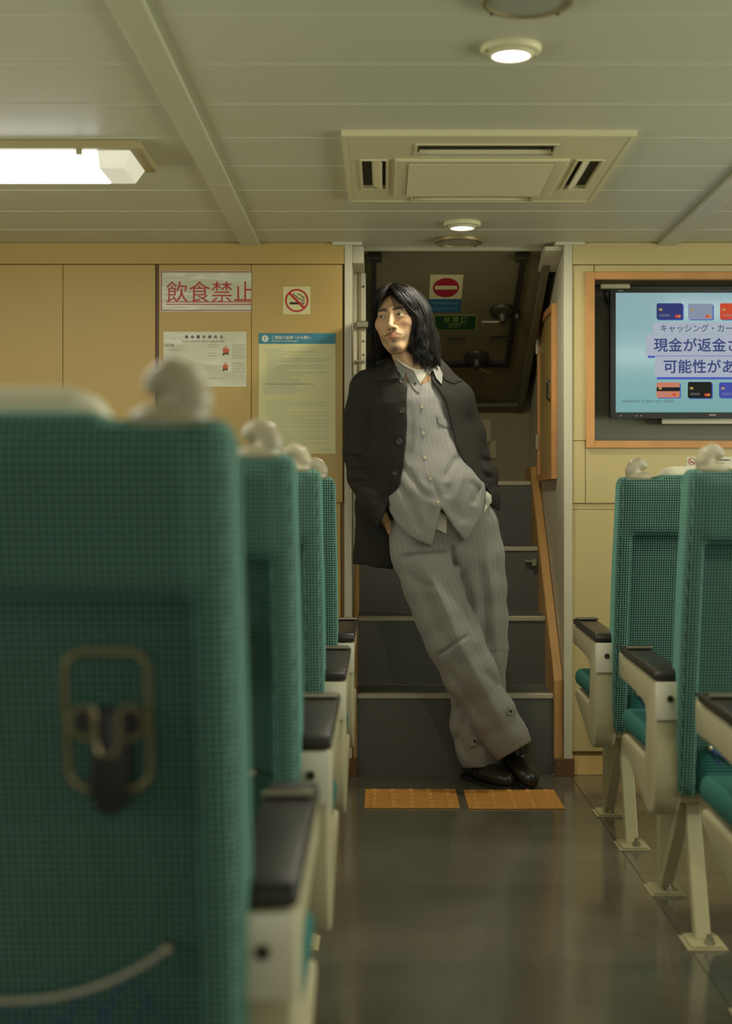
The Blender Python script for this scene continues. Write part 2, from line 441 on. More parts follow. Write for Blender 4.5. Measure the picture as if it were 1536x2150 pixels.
# local frame of the hatch: x across, y down the slope, -z towards the stairs
hatch = tag(empty('escape_hatch'), 'dim olive sloping hatch with black rubber seal above the stairs', 'hatch')
hatch.matrix_basis = hatch_T
def hb(nm, x0, x1, s0, s1, z0, z1, m, parent=None, bv=0.0):
    return MB().box(x0, x1, s0, s1, z0, z1).build(nm, m, parent or hatch, bevel=bv, seg=1)
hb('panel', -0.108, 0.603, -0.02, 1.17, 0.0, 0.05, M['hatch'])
hx0, hx1, s0, s1 = -0.036, 0.505, 0.03, 0.772
hb('seal_strip', hx0 - 0.009, hx0 + 0.009, s0, s1, -0.014, 0, M['seal']); hb('seal_strip', hx1 - 0.010, hx1 + 0.010, s0, s1, -0.014, 0, M['seal'])
hb('seal_strip', hx0 - 0.009, hx1 + 0.010, s1, s1 + 0.030, -0.014, 0, M['seal'])
hb('bracket', hx0 - 0.02, hx0 + 0.03, 0.01, 0.04, -0.03, 0, M['dark_metal'], None, 0.003); hb('bracket', hx1 - 0.03, hx1 + 0.02, 0.01, 0.04, -0.03, 0, M['dark_metal'], None, 0.003)
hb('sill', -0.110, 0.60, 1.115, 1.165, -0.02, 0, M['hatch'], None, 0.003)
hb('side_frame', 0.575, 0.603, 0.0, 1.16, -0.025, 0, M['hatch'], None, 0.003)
def dog(px, py, lever):
    x, s = on_hatch(px, py)
    k = MB().lathe([(0.050, 0.0), (0.050, -0.006), (0.040, -0.018), (0.022, -0.026), (0.016, -0.05), (0.012, -0.055)], (x, s, 0), 'z', 24).build('dog_boss', M['dark_metal'], hatch, smooth=True)
    MB().tube([(x, s, -0.045), (x + lever[0] * 0.3, s + lever[1] * .3, -0.05), (x + lever[0], s + lever[1], -0.045)], 0.006, 8).build('lever', M['steel'], k, smooth=True)
dog(1054, 652, (-0.078, 0.008)); dog(1000, 748, (0.06, 0.06))
x, s = on_hatch(1085, 655); MB().lathe([(0.014, 0), (0.014, -0.03), (0.010, -0.035)], (x, s, 0), 'z', 16).build('hinge_boss', M['dark_metal'], hatch, smooth=True)
xa, sa = on_hatch(1030, 700)
MB().tube([(xa, sa, -0.02), (xa + 0.08, sa, -0.02)], 0.006, 8).build('grab_rod', M['dark_metal'], hatch, smooth=True)
MB().tube([(xa - 0.17, sa + 0.03, -0.008), (xa - 0.10, sa + 0.03, -0.008)], 0.004, 8).build('grab_rod', M['dark_metal'], hatch, smooth=True)

def hatch_sign(name, label, cat, px0, py0, px1, py1):
    x0, a = on_hatch(px0, py0); _, b = on_hatch(px0, py1); xm, _ = on_hatch(px1, (py0 + py1) / 2)
    e = tag(empty(name), label, cat); e.matrix_basis = hatch_T @ Matrix.Translation((x0, a, -0.0008))
    return e, xm - x0, b - a
FLIP = Matrix.Rotation(math.pi / 2, 4, 'X')     # lettering frame (x, -y facing, z up) -> hatch frame (x, y down, -z facing)
def hl(nm, s_, size, m, par, x, y, bold=0, align='CENTER', sx=1, sz=1):
    o = text_mesh(nm, s_, size, m, par, (0, 0, 0), bold, sx, align)
    # (x,-,z) -> (x, -z, -)
    o.data.transform(Matrix(((1, 0, 0, x), (0, 0, -sz, y), (0, 1, 0, -0.0018), (0, 0, 0, 1))))
    return o
M['sign_white'] = mat('sign_white', rgb(196, 184, 134), 0.5)
M['sign_blue'] = mat('sign_blue', rgb(30, 88, 116), 0.5)
M['sign_red'] = mat('sign_red', rgb(150, 22, 40), 0.5)
M['sign_green'] = mat('sign_green', rgb(22, 66, 34), 0.45)
M['sign_lime'] = mat('sign_green_print', rgb(120, 134, 60), 0.5)
e, w, h = hatch_sign('no_entry_sign', 'no-entry notice with red disc on the dim sloping hatch', 'sign', 903, 577, 969, 655)
MB().box(0, w, 0, h, 0, 0.0008).build('sign_plate', M['sign_white'], e)
hs = h * 0.635
MB().box(0, w, hs, h, -0.0012, 0).build('blue_band', M['sign_blue'], e)
MB().lathe([(w * 0.40, 0.0), (w * 0.40, -0.001)], (w / 2, hs * 0.52, 0), 'z', 40, sy=0.40 * hs / (0.40 * w)).build('red_disc', M['sign_red'], e)
MB().box(w * 0.16, w * 0.84, hs * 0.44, hs * 0.58, -0.002, -0.001).build('white_bar', M['sign_white'], e)
pm = MB(); rp = random.Random(4)
for q, n_ in ((0.30, 22), (0.72, 17)):
    for k in range(n_):
        a = w * (0.08 + 0.84 * k / n_); b = hs + (h - hs) * (q + rp.uniform(-.03, .03))
        pm.box(a, a + w * 0.84 / n_ * 0.7, b - (h - hs) * .07, b + (h - hs) * rp.uniform(.03, .09), -0.0018, -0.0012)
pmo = pm.build('print_lines', mat('dim_blue_print', rgb(84, 122, 128), 0.6), e); pmo['kind'] = 'stuff'
e, w, h = hatch_sign('exit_sign', 'dark green EXIT sign under the red no-entry disc', 'sign', 911, 661, 1000, 693)
MB().box(0, w, 0, h, 0, 0.0008).build('sign_plate', M['sign_lime'], e)
MB().box(w * .03, w * .97, h * .06, h * .94, -0.001, 0).build('green_field', M['sign_green'], e)
hl('lettering', '非 常 口', w * 0.155, M['sign_lime'], e, w / 2, h * 0.46, 0.0005, sz=1.9)
hl('lettering', 'EXIT', w * 0.15, M['sign_lime'], e, w / 2, h * 0.80, 0.0003, sz=1.7)
# notes on the back wall of the alcove
for px0, py0, px1, py1, lb in ((1013, 881, 1030, 928, 'small pale note taped on the dim wall above the top step'), (1028, 925, 1041, 962, 'narrow buff note taped lower on the dim wall above the stairs')):
    a = at(px0, py0, 6.149); b = at(px1, py1, 6.149)
    tag(MB().box(a.x, b.x, 6.147, 6.15, b.z, a.z).build('taped_note', mat('note_paper', rgb(176, 164, 118), 0.6)), lb, 'note')
# framed cupboard door on the right side of the alcove
cd = tag(empty('cupboard_door', (0.631, 5.45, 1.05)), 'beige cupboard door in orange wooden frame inside the stair opening', 'cupboard door')
def cdk(mb, nm, m, bv=0.001): return kid(mb, nm, m, cd, bv)
cdk(MB().plate([5.19, 5.215, 5.665, 5.69], [1.045, 1.07, 1.66, 1.685], [(5.215, 5.665, 1.07, 1.66)], mkX, 0.612, 0.631), 'door_frame', M['wood'], 0)
cdk(MB().box(0.622, 0.631, 5.215, 5.665, 1.07, 1.66), 'door_leaf', M['wall'])
cdk(MB().tube([(0.618, 5.27, 1.335), (0.606, 5.27, 1.345), (0.606, 5.27, 1.405), (0.618, 5.27, 1.415)], 0.005, 8), 'handle', M['black'], 0)
for z in (1.58, 1.20): cdk(MB().box(0.604, 0.616, 5.66, 5.675, z - 0.03, z + 0.03), 'hinge', M['steel'])

# ================================================================== CEILING FITTINGS
def ring_prof(r0, r1, z0, z1): return [(r0, z0), (r0, z1), (r1, z1)]
M['lamp'] = mat('lamp_lens', rgb(255, 252, 255), 0.5, emit=(1, 0.97, 1.0, 1), estr=2.2)
def downlight(label, y):
    e = tag(empty('downlight', (0.256, y, ZC)), label, 'ceiling light', 'round downlights over the aisle')
    MB().lathe([(0.060, 0.0), (0.061, -0.006), (0.058, -0.011), (0.046, -0.014), (0.044, -0.017), (0.0385, -0.019), (0.0385, -0.0)], (0, 0, 0), 'z', 48).build('trim_ring', M['ac'], e, smooth=True)
    MB().lathe([(0.0384, -0.012), (0.0384, -0.0175), (0.030, -0.0182), (0.010, -0.0185)], (0, 0, 0), 'z', 40).build('lens', M['lamp'], e, smooth=True)
    sm = MB().lathe([(0.003, -0.010), (0.003, -0.0130), (0.001, -0.0135)], (0, 0, 0), 'z', 8).mesh('screw'); sm.materials.append(M['dark_metal'])
    for a in (20, 200): s_ = link('screw', sm, e); s_.location = (0.052 * math.cos(math.radians(a)), 0.052 * math.sin(math.radians(a)), 0)
    l = bpy.data.lights.new('downlight_glow', 'AREA'); l.shape = 'DISK'; l.size = 0.075; l.energy = 6.0; l.color = WARM
    lo = bpy.data.objects.new('downlight_glow', l); COL.objects.link(lo); lo.parent = e; lo.location = (0, 0, -0.021)
downlight('round downlight in front of the air conditioner, larger of two lit', 2.86)
downlight('small lit round downlight between the air conditioner and the stair opening', 4.64)
M['grille'] = mat('speaker_mesh', rgb(176, 174, 150), 0.5, metal=0.3, bump=0.6, bscale=900)
M['rim'] = mat('speaker_rim', rgb(150, 134, 88), 0.4, metal=0.4)
def speaker(label, y):
    e = tag(empty('ceiling_speaker', (0.26, y, ZC)), label, 'speaker', 'round ceiling speakers over the aisle')
    MB().lathe([(0.084, 0.0), (0.085, -0.008), (0.082, -0.014), (0.074, -0.015), (0.0735, -0.008)], (0, 0, 0), 'z', 48).build('rim', M['rim'], e, smooth=True)
    MB().lathe([(0.0734, -0.004), (0.0734, -0.0105), (0.05, -0.012), (0.015, -0.0125)], (0, 0, 0), 'z', 40).build('mesh_grille', M['grille'], e, smooth=True)
    sm = MB().lathe([(0.0035, -0.013), (0.0035, -0.017), (0.001, -0.0175)], (0, 0, 0), 'z', 8).mesh('screw'); sm.materials.append(M['dark_metal'])
    for a in (-40, 40, 140, 220): s_ = link('screw', sm, e); s_.location = (0.079 * math.cos(math.radians(a)), 0.079 * math.sin(math.radians(a)), 0)
speaker('round speaker grille cut by the top edge of the picture', 2.571)
speaker('round speaker grille just above the stair opening', 4.925)

# fluorescent fittings
M['tube_glow'] = mat('lit_diffuser', rgb(250, 248, 255), 0.4, emit=(1.0, 0.975, 1.0, 1), estr=3.4)
M['tube_end'] = mat('diffuser_end', rgb(235, 230, 205), 0.35, emit=(1.0, 0.95, 0.80, 1), estr=0.36)
M['housing'] = mat('lamp_housing', rgb(176, 160, 112), 0.5)
def fluorescent(label, xe, y, sgn, power):
    """sgn: direction in which the fitting runs away from its inner end"""
    e = tag(empty('fluorescent_lamp', (xe, y, ZC)), label, 'ceiling light', 'fluorescent fittings either side of the aisle')
    L_ = 1.26
    X = lambda a: a * sgn
    def bx(a, b, *r): return (min(X(a), X(b)), max(X(a), X(b))) + r
    MB().box(*bx(0, L_, -0.135, 0.135, -0.022, 0)).build('housing', M['housing'], e, bevel=0.003)
    def body(a0, a1, b0, b1):  # tapering diffuser section
        v = []
        for a, hw0, hw1, d in ((a0, 0.115, 0.088, b0), (a1, 0.115, 0.088, b1)):
            v += [(X(a), -hw0, -0.020), (X(a), hw0, -0.020), (X(a + (d if a == a0 else 0)), hw1, -0.062), (X(a + (d if a == a0 else 0)), -hw1, -0.062)]
        return MB().add(v, [(0, 1, 2, 3), (4, 5, 6, 7), (0, 1, 5, 4), (1, 2, 6, 5), (2, 3, 7, 6), (3, 0, 4, 7)])
    d = body(0.115, L_ - 0.02, 0.0, 0).build('diffuser', M['tube_glow'], e, bevel=0.004)
    body(0.028, 0.115, 0.022, 0).build('diffuser_end', M['tube_end'], e, bevel=0.004)
    MB().box(*bx(0.150, 0.166, -0.122, -0.112, -0.034, -0.018)).build('clip', M['housing'], e, bevel=0.002)
    l = bpy.data.lights.new('tube_light', 'AREA'); l.shape = 'RECTANGLE'; l.size = 1.1; l.size_y = 0.16; l.energy = power; l.color = WARM
    lo = bpy.data.objects.new('tube_light', l); COL.objects.link(lo); lo.parent = e; lo.location = (X(0.68), 0, -0.066)
fluorescent('glowing fluorescent ceiling lamp over the posters side of the cabin', -0.612, 3.715, -1, 3)
fluorescent('fluorescent ceiling lamp over the television side seats', 1.13, 3.715, 1, 3)
fluorescent('fluorescent ceiling lamp over the middle seats, posters side', -0.612, 1.9, -1, 9)
fluorescent('fluorescent ceiling lamp over the middle seats, television side', 1.13, 1.9, 1, 11)

# cassette air conditioner
ac = tag(empty('air_conditioner', (0.259, 3.87, ZC)), 'square four-way cassette air conditioner in the boarded ceiling', 'air conditioner')
ax, ay = -0.259, -3.87
ak = lambda mb, nm, m, bv=0.0: (mb.build(nm, m, ac, bevel=bv, seg=1))
def loc(x0, x1, y0, y1): return x0 + ax, x1 + ax, y0 + ay, y1 + ay
slots = [loc(0.086, 0.437, 3.578, 3.690), loc(-0.058, 0.006, 3.74, 4.075), loc(0.512, 0.576, 3.74, 4.075), loc(0.086, 0.437, 4.172, 4.240)]
bx0, bx1, by0, by1 = loc(-0.104, 0.622, 3.49, 4.255)
xs = sorted({bx0, bx1} | {q for s_ in slots for q in s_[:2]}); yy = sorted({by0, by1} | {q for s_ in slots for q in s_[2:]})
xs[0] += 0.008; xs[-1] -= 0.008; yy[0] += 0.008; yy[-1] -= 0.008
ak(MB().plate(xs, yy, slots, mkZ, -0.0135, -0.003), 'face_panel', M['ac'])
ak(MB().plate([bx0, bx0 + 0.012, bx1 - 0.012, bx1], [by0, by0 + 0.012, by1 - 0.012, by1], [(bx0 + .012, bx1 - .012, by0 + .012, by1 - .012)], mkZ, -0.015, 0.0), 'edge_frame', M['ac'], 0)
ak(MB().box(bx0 + 0.01, bx1 - 0.01, by0 + 0.01, by1 - 0.01, -0.0028, -0.0005), 'back_plate', M['ac_slot_shade'])
for i, s_ in enumerate(slots):
    v = MB(); horiz = i in (0, 3)
    if horiz:
        c = (s_[2] + s_[3]) / 2
        v.add([(s_[0] + .006, c + 0.026, -0.006), (s_[1] - .006, c + 0.026, -0.006), (s_[1] - .006, c + 0.038, -0.012), (s_[0] + .006, c + 0.038, -0.012),
               (s_[0] + .006, c + 0.028, -0.0045), (s_[1] - .006, c + 0.028, -0.0045), (s_[1] - .006, c + 0.040, -0.010), (s_[0] + .006, c + 0.040, -0.010)],
              [(0, 1, 2, 3), (4, 5, 6, 7), (0, 1, 5, 4), (2, 3, 7, 6), (0, 3, 7, 4), (1, 2, 6, 5)])
    else:
        c = (s_[0] + s_[1]) / 2; q = 1 if i == 1 else -1
        v.add([(c - q * 0.006, s_[2] + .006, -0.006), (c + q * 0.018, s_[2] + .006, -0.020), (c + q * 0.018, s_[3] - .006, -0.020), (c - q * 0.006, s_[3] - .006, -0.006),
               (c - q * 0.002, s_[2] + .006, -0.003), (c + q * 0.022, s_[2] + .006, -0.018), (c + q * 0.022, s_[3] - .006, -0.018), (c - q * 0.002, s_[3] - .006, -0.003)],
              [(0, 1, 2, 3), (4, 5, 6, 7), (0, 1, 5, 4), (2, 3, 7, 6), (0, 3, 7, 4), (1, 2, 6, 5)])
    ak(v, 'louvre', M['ac'])
    rim = [s_[0] - .006, s_[0], s_[1], s_[1] + .006]; rimy = [s_[2] - .006, s_[2], s_[3], s_[3] + .006]
    ak(MB().plate(rim, rimy, [s_], mkZ, -0.0165, -0.012), 'slot_rim', M['ac'])
g0, g1, h0, h1 = loc(0.031, 0.487, 3.725, 4.165)
gr = ak(MB().box(g0, g1, h0, h1, -0.0195, -0.012), 'intake_panel', M['ac'], 0.002)
i0, i1, j0, j1 = loc(0.066, 0.452, 3.752, 4.135)
n = 40
MB().box(i0 - 0.002, i1 + 0.002, j0 - 0.002, j1 + 0.002, -0.0200, -0.0190).build('rib_shade_sheet', mat('grille_shade', rgb(128, 118, 80), 0.6), gr)  # darker sheet, the shade between the ribs given by colour
rm = MB().box(i0, i1, -0.0021, 0.0026, -0.0225, -0.0195).mesh('grille_rib'); rm.materials.append(M['ac'])
for k in range(n):
    r_ = link('grille_rib', rm, gr); r_.location = (0, j0 + (j1 - j0) * (k + 0.5) / n, 0)

# ================================================================== TELEVISION
tvr = tag(empty('television_niche', (1.2, YW, TVZ0)), 'orange wooden frame around the dark recess holding the television', 'niche')
k_ = lambda mb, nm, m, bv=0.0, par=None: kid(mb, nm, m, par or tvr, bv)
fx0, fx1, fz0, fz1 = 0.709, 1.69, 1.1485, 1.766
k_(MB().box(fx0, TVX0, YW - 0.022, YW - 0.008, fz0, fz1), 'frame_side', M['wood'], 0.002)
k_(MB().box(TVX1, fx1, YW - 0.022, YW - 0.008, fz0, fz1), 'frame_side', M['wood'], 0.002)
k_(MB().box(TVX0, TVX1, YW - 0.022, YW - 0.008, TVZ1, fz1), 'frame_top', M['wood'], 0.002)
k_(MB().box(TVX0, TVX1, YW - 0.022, YW - 0.008, fz0, TVZ0), 'frame_bottom', M['wood'], 0.002)
M['niche'] = mat('niche_grey', rgb(128, 126, 106), 0.6)
k_(MB().plate([TVX0 - 0.02, TVX0, TVX1, TVX1 + 0.02], [TVZ0 - 0.02, TVZ0, TVZ1, TVZ1 + 0.02], [(TVX0, TVX1, TVZ0, TVZ1)], mkY, YW + 0.0601, YW + 0.15), 'recess_sides', M['niche'])
k_(MB().box(TVX0 - 0.02, TVX1 + 0.02, YW + 0.15, YW + 0.17, TVZ0 - 0.02, TVZ1 + 0.02), 'recess_back', M['niche'])
# little cable duct in the top corner of the recess
wd = tag(MB().box(0.775, 0.880, 5.08, 5.11, 1.722, 1.739).build('cable_duct', M['ac'], bevel=0.003), 'short cream cable duct in the corner above the television', 'cable duct')
cb = tag(MB().tube([(0.79, 5.095, 1.722), (0.793, 5.10, 1.70), (0.803, 5.105, 1.672), (0.815, 5.11, 1.66), (0.83, 5.12, 1.64)], 0.004, 8).build('cable', M['black'], smooth=True), 'thin black cable dropping behind the television corner', 'cable')

TY = 5.035
tv = tag(empty('television', (1.2, TY, 1.3)), 'wall television showing a light blue advert with payment cards', 'television')
def tk(mb, nm, m, bv=0.0, par=None): return kid(mb, nm, m, par or tv, bv)
def tvx(px): return (px - CX) / F * TY
def tvz(py): return H - (py - CY) / F * TY
sx0, sx1, sz0, sz1 = tvx(1291.5), tvx(1291.5) + 0.4255 * 16 / 9, tvz(866), tvz(615)
M['bezel'] = mat('tv_bezel', rgb(24, 23, 18), 0.25)
tk(MB().plate([sx0 - 0.018, sx0, sx1, sx1 + 0.018], [sz0 - 0.021, sz0, sz1, sz1 + 0.012], [(sx0, sx1, sz0, sz1)], mkY, TY - 0.006, TY + 0.02), 'bezel', M['bezel'])
tk(MB().box(sx0 - 0.015, sx1 + 0.015, TY + 0.02, TY + 0.06, sz0 - 0.018, sz1 + 0.01), 'back_shell', M['black'], 0.004)
tk(MB().box(tvx(1392), tvx(1392) + 0.45, TY + 0.03, TY + 0.09, sz0 - 0.040, sz0 - 0.019), 'wall_bracket', M['steel'], 0.002)
def glow(name, r, g, b, k=0.85, rough=0.3):
    c = rgb(r, g, b); m = mat(name, (c[0] * .1, c[1] * .1, c[2] * .1, 1), rough, emit=c, estr=k, spec=0.0)
    return m
def screen_mat():
    m = glow('screen_blue', 140, 184, 188, 0.9, 0.12); m.node_tree.nodes['Principled BSDF'].inputs['Specular IOR Level'].default_value = 0.6
    nt = m.node_tree; N = nt.nodes; L = nt.links
    tc = N.new('ShaderNodeTexCoord'); sp = N.new('ShaderNodeSeparateXYZ'); L.new(tc.outputs['Object'], sp.inputs[0])
    r = N.new('ShaderNodeMapRange'); r.inputs['From Min'].default_value = sz0; r.inputs['From Max'].default_value = sz1
    L.new(sp.outputs['Z'], r.inputs['Value'])
    cr = N.new('ShaderNodeValToRGB'); cr.color_ramp.elements[0].color = rgb(112, 160, 158); cr.color_ramp.elements[1].color = rgb(134, 166, 172)
    L.new(r.outputs['Result'], cr.inputs['Fac']); L.new(cr.outputs['Color'], N['Principled BSDF'].inputs['Emission Color'])
    return m
screen = tk(MB().box(sx0, sx1, TY - 0.002, TY + 0.01, sz0, sz1), 'screen', screen_mat())
G = {k: glow('screen_' + k, *c) for k, c in dict(navy=(54, 60, 112), grey=(134, 146, 166), red=(200, 76, 52), salmon=(196, 124, 98), dark=(36, 38, 32), violet=(70, 78, 160),
     white=(168, 176, 190), shade=(74, 92, 180), ink=(66, 74, 122), gold=(176, 146, 84), line=(150, 150, 160), orange=(208, 120, 70), grey_ink=(84, 90, 110)).items()}
def rrect(x0, x1, z0, z1, r, n=5):
    p = []
    for cx, cz, a0 in ((x1 - r, z1 - r, 0), (x0 + r, z1 - r, 90), (x0 + r, z0 + r, 180), (x1 - r, z0 + r, 270)):
        for i in range(n + 1):
            a = math.radians(a0 + 90 * i / n); p.append((cx + r * math.cos(a), cz + r * math.sin(a)))
    return p
def flat(pts, y, th, nm, m, par): return world_child(MB().prism(pts, 'y', y, y + th).build(nm, m), par)
def card(px0, py0, px1, py1, c, stripe=False):
    x0, x1, z1, z0 = tvx(px0), tvx(px1), tvz(py0), tvz(py1); y = TY - 0.0030
    flat(rrect(x0 + 0.004, x1 + 0.004, z0 - 0.003, z1 - 0.003, 0.006), y + 0.0003, 0.0006, 'card_shadow', G['shade'], screen)
    flat(rrect(x0, x1, z0, z1, 0.006), y, 0.0006, 'card', G[c], screen)
    w, h = x1 - x0, z1 - z0
    if stripe: flat([(x0, z0 + h * .42), (x1, z0 + h * .42), (x1, z0 + h * .68), (x0, z0 + h * .68)], y - 0.0002, 0.0003, 'card_stripe', G['dark'], screen)
    flat([(x0 + w * .09, z0 + h * .54), (x0 + w * .22, z0 + h * .54), (x0 + w * .22, z0 + h * .68), (x0 + w * .09, z0 + h * .68)], y - 0.0004, 0.0003, 'card_chip', G['gold'], screen)
    for q in (0.28, 0.20): flat([(x0 + w * .1, z0 + h * q), (x0 + w * .5, z0 + h * q), (x0 + w * .5, z0 + h * (q + .02)), (x0 + w * .1, z0 + h * (q + .02))], y - 0.0004, 0.0003, 'card_line', G['line'], screen)
    for q, cc in ((0.76, 'red'), (0.87, 'orange')):
        a = [(x0 + w * q + 0.0055 * math.cos(t * math.pi / 8), z0 + h * .2 + 0.0055 * math.sin(t * math.pi / 8)) for t in range(16)]
        flat(a, y - 0.0004 - (0.0001 if cc == 'red' else 0), 0.0003, 'card_dot', G[cc], screen)
for i, (c, s_) in enumerate((('navy', 0), ('grey', 0), ('red', 0), ('dark', 0))): card(1377.5 + 67 * i - (i > 0) * 1, 637 + (i == 1), 1432 + 67 * i - (i > 0) * 4, 671, c)
for i, (c, s_) in enumerate((('salmon', 1), ('dark', 0), ('violet', 0), ('grey', 0))): card(1377.5 + 65.5 * i, 803 - (i == 1), 1426 + 67 * i, 835 + (i == 1), c, bool(s_))
def banner(px0, py0, px1, py1, sh):
    x0, x1, z1, z0 = tvx(px0), tvx(px1), tvz(py0), tvz(py1); y = TY - 0.0026
    if sh: flat([(x0 + 0.007, z0 - 0.008), (x1, z0 - 0.008), (x1, z0 + .01), (x0 + 0.007, z0 + .01)], y + 0.0002, 0.0003, 'banner_shadow', G['shade'], screen)
    flat([(x0, z0), (x1, z0), (x1, z1), (x0, z1)], y, 0.0003, 'banner', G['white'], screen)
banner(1370, 678, 1680, 702, 0); banner(1355, 703, 1700, 747, 1); banner(1374, 748, 1676, 792, 1)
def tvtext(s_, px, py, hpx, c, bold=0.0, spacing=1.0, sx=1.0):
    o = text_mesh('lettering', s_, hpx / F * TY / 0.86, G[c], None, (tvx(px), TY - 0.0034, tvz(py)), bold, sx, extrude=0.0002, spacing=spacing)
    world_child(o, screen)
tvtext('キャッシング・カードローン', 1384, 696, 15, 'grey_ink', 0.0003, 1.0, 0.98)
tvtext('現金が返金される', 1371, 736, 26, 'ink', 0.0009, 1.02, 1.0)
tvtext('可能性があります', 1391, 781, 26, 'ink', 0.0009, 1.02, 1.0)
tvtext('※2020年5月までに利用された一部の方', 1304, 845, 5.5, 'grey_ink')
# maker's name and lamps on the lower bezel
for px, s_ in ((1487, 'SHARP'),): world_child(text_mesh('maker_name', s_, 0.008, M['steel'], None, (tvx(px), TY - 0.0065, sz0 - 0.012), 0.0002), tv)
for px in (1301, 1334, 1343): tk(MB().box(tvx(px), tvx(px) + 0.004, TY - 0.0068, TY - 0.005, sz0 - 0.014, sz0 - 0.010), 'indicator', M['steel'])
tk(MB().box(tvx(1296), tvx(1308), TY - 0.0068, TY - 0.005, sz1 + 0.005, sz1 + 0.008), 'maker_plate', M['steel'])

# ================================================================== SIGNS ON THE WALL
SY = YW - 0.0105
def sign_root(name, label, cat, px, py): return tag(empty(name, at(px, py, SY)), label, cat)
def wx(px): return (px - CX) / F * SY
def wz(py): return H - (py - CY) / F * SY
def q4(px0, py0, px1, py1): return [(wx(px0), wz(py1)), (wx(px1), wz(py1)), (wx(px1), wz(py0)), (wx(px0), wz(py0))]
def sheet_on(par, nm, m, px0, py0, px1, py1, lift=0.0, th=0.0006):
    return world_child(MB().prism(q4(px0, py0, px1, py1), 'y', SY - lift - th, SY - lift).build(nm, m), par)
def wtext(par, s_, px, py, hpx, m, bold=0.0, sx=1.0, spacing=1.0, lift=0.0008, nm='lettering', align='LEFT'):
    return world_child(text_mesh(nm, s_, hpx / F * SY / 0.86, m, None, (wx(px), SY - lift, wz(py)), bold, sx, align, 0.0002, spacing), par)
# no eating or drinking
s1_ = sign_root('no_eating_sign', 'wide white laminated sign with large red characters forbidding eating', 'sign', 432, 650)
sheet_on(s1_, 'laminated_sheet', M['laminated'], 337, 569, 527.5, 655)
M['red_lam'] = mat('red_print_laminated', rgb(168, 46, 40), 0.35)
M['pink_lam'] = mat('pink_border_print', rgb(150, 70, 76), 0.35)
for b in ((338, 570, 527.5, 572), (338, 651, 527.5, 653), (338, 570, 340, 653)): sheet_on(s1_, 'border_line', M['pink_lam'], *b, lift=0.0006, th=0.0002)
big = wtext(s1_, '飲食禁止', 348, 630.5, 40.5, M['red_lam'], 0.0, 1.0, 1.0)
bm = bmesh.new(); bm.from_mesh(big.data)            # the sheet ends inside the last character
bmesh.ops.bisect_plane(bm, geom=bm.verts[:] + bm.edges[:] + bm.faces[:], plane_co=(wx(527.3), 0, 0), plane_no=(1, 0, 0), clear_outer=True)
bm.to_mesh(big.data); bm.free()
for a, b in ((633, 635), (638, 640)): sheet_on(s1_, 'underline', M['red_lam'], 349, a, 527.5, b, lift=0.0006, th=0.0002)
# life jacket instructions
s2_ = sign_root('life_jacket_poster', 'white poster of life jacket instructions with small orange figures', 'poster', 430, 812)
sheet_on(s2_, 'laminated_sheet', M['laminated'], 343, 696.5, 517, 812)
wtext(s2_, '救 命 胴 衣 使 用 法', 388, 710.5, 6.6, M['ink'], 0.0003, 1.0, 1.3)
wtext(s2_, 'HOW TO PUT ON A LIFE JACKET', 381, 718.5, 4.6, M['ink'], 0.0, 1.15, 1.0)
wtext(s2_, '大人用', 346.5, 727, 5.2, M['ink'], 0.0001)
def print_lines(par, rows, m, seed, w=2.0, lo=2, hi=7, gap=1.0, th=1.1):
    """rows of tiny printed characters: (px0, px1, py)"""
    rnd = random.Random(seed); mb = MB()
    for (a, b, y) in rows:
        x = a
        while x < b:
            l = min(rnd.uniform(lo, hi), b - x)
            p = q4(x, y - th / 2, x + l, y + th / 2)
            mb.add([(u, SY - 0.0008, w_) for u, w_ in p], [(0, 1, 2, 3)]); x += l + gap * rnd.uniform(.6, 1.4)
    o = mb.build('print_lines', m); o['kind'] = 'stuff'
    return world_child(o, par)
rows = [(488, 515, 724 + 4 * k) for k in range(8)] + [(488, 514, 762 + 4 * k) for k in range(6)] + [(437, 460, 724), (437, 458, 728), (437, 455, 742), (440, 455, 747), (347, 375, 735), (347, 370, 784), (347, 372, 789), (440, 470, 795)]
print_lines(s2_, rows, mat('grey_print', rgb(120, 116, 92), 0.6), 3, th=0.9)
M['jacket_print'] = mat('orange_print', rgb(196, 90, 50), 0.5); M['skin_print'] = mat('skin_print', rgb(190, 160, 120), 0.6)
for cx, cy, k in ((474, 737, 1.0), (473, 771, 0.85)):
    for nm, m, pts in (('printed_vest', M['jacket_print'], [(-6, 4), (6, 4), (7, -3), (4, -6), (-4, -6), (-7, -3)]), ('printed_head', M['skin_print'], [(3.5 * math.cos(t), -9 + 3.5 * math.sin(t)) for t in [i * math.pi / 6 for i in range(12)]]),
                       ('printed_trousers', M['ink'], [(-6, 4), (6, 4), (5, 9), (1, 6), (-7, 10)])):
        world_child(MB().prism([(wx(cx + a * k), wz(cy + b * k)) for a, b in pts], 'y', SY - 0.001, SY - 0.0007).build(nm, m), s2_)
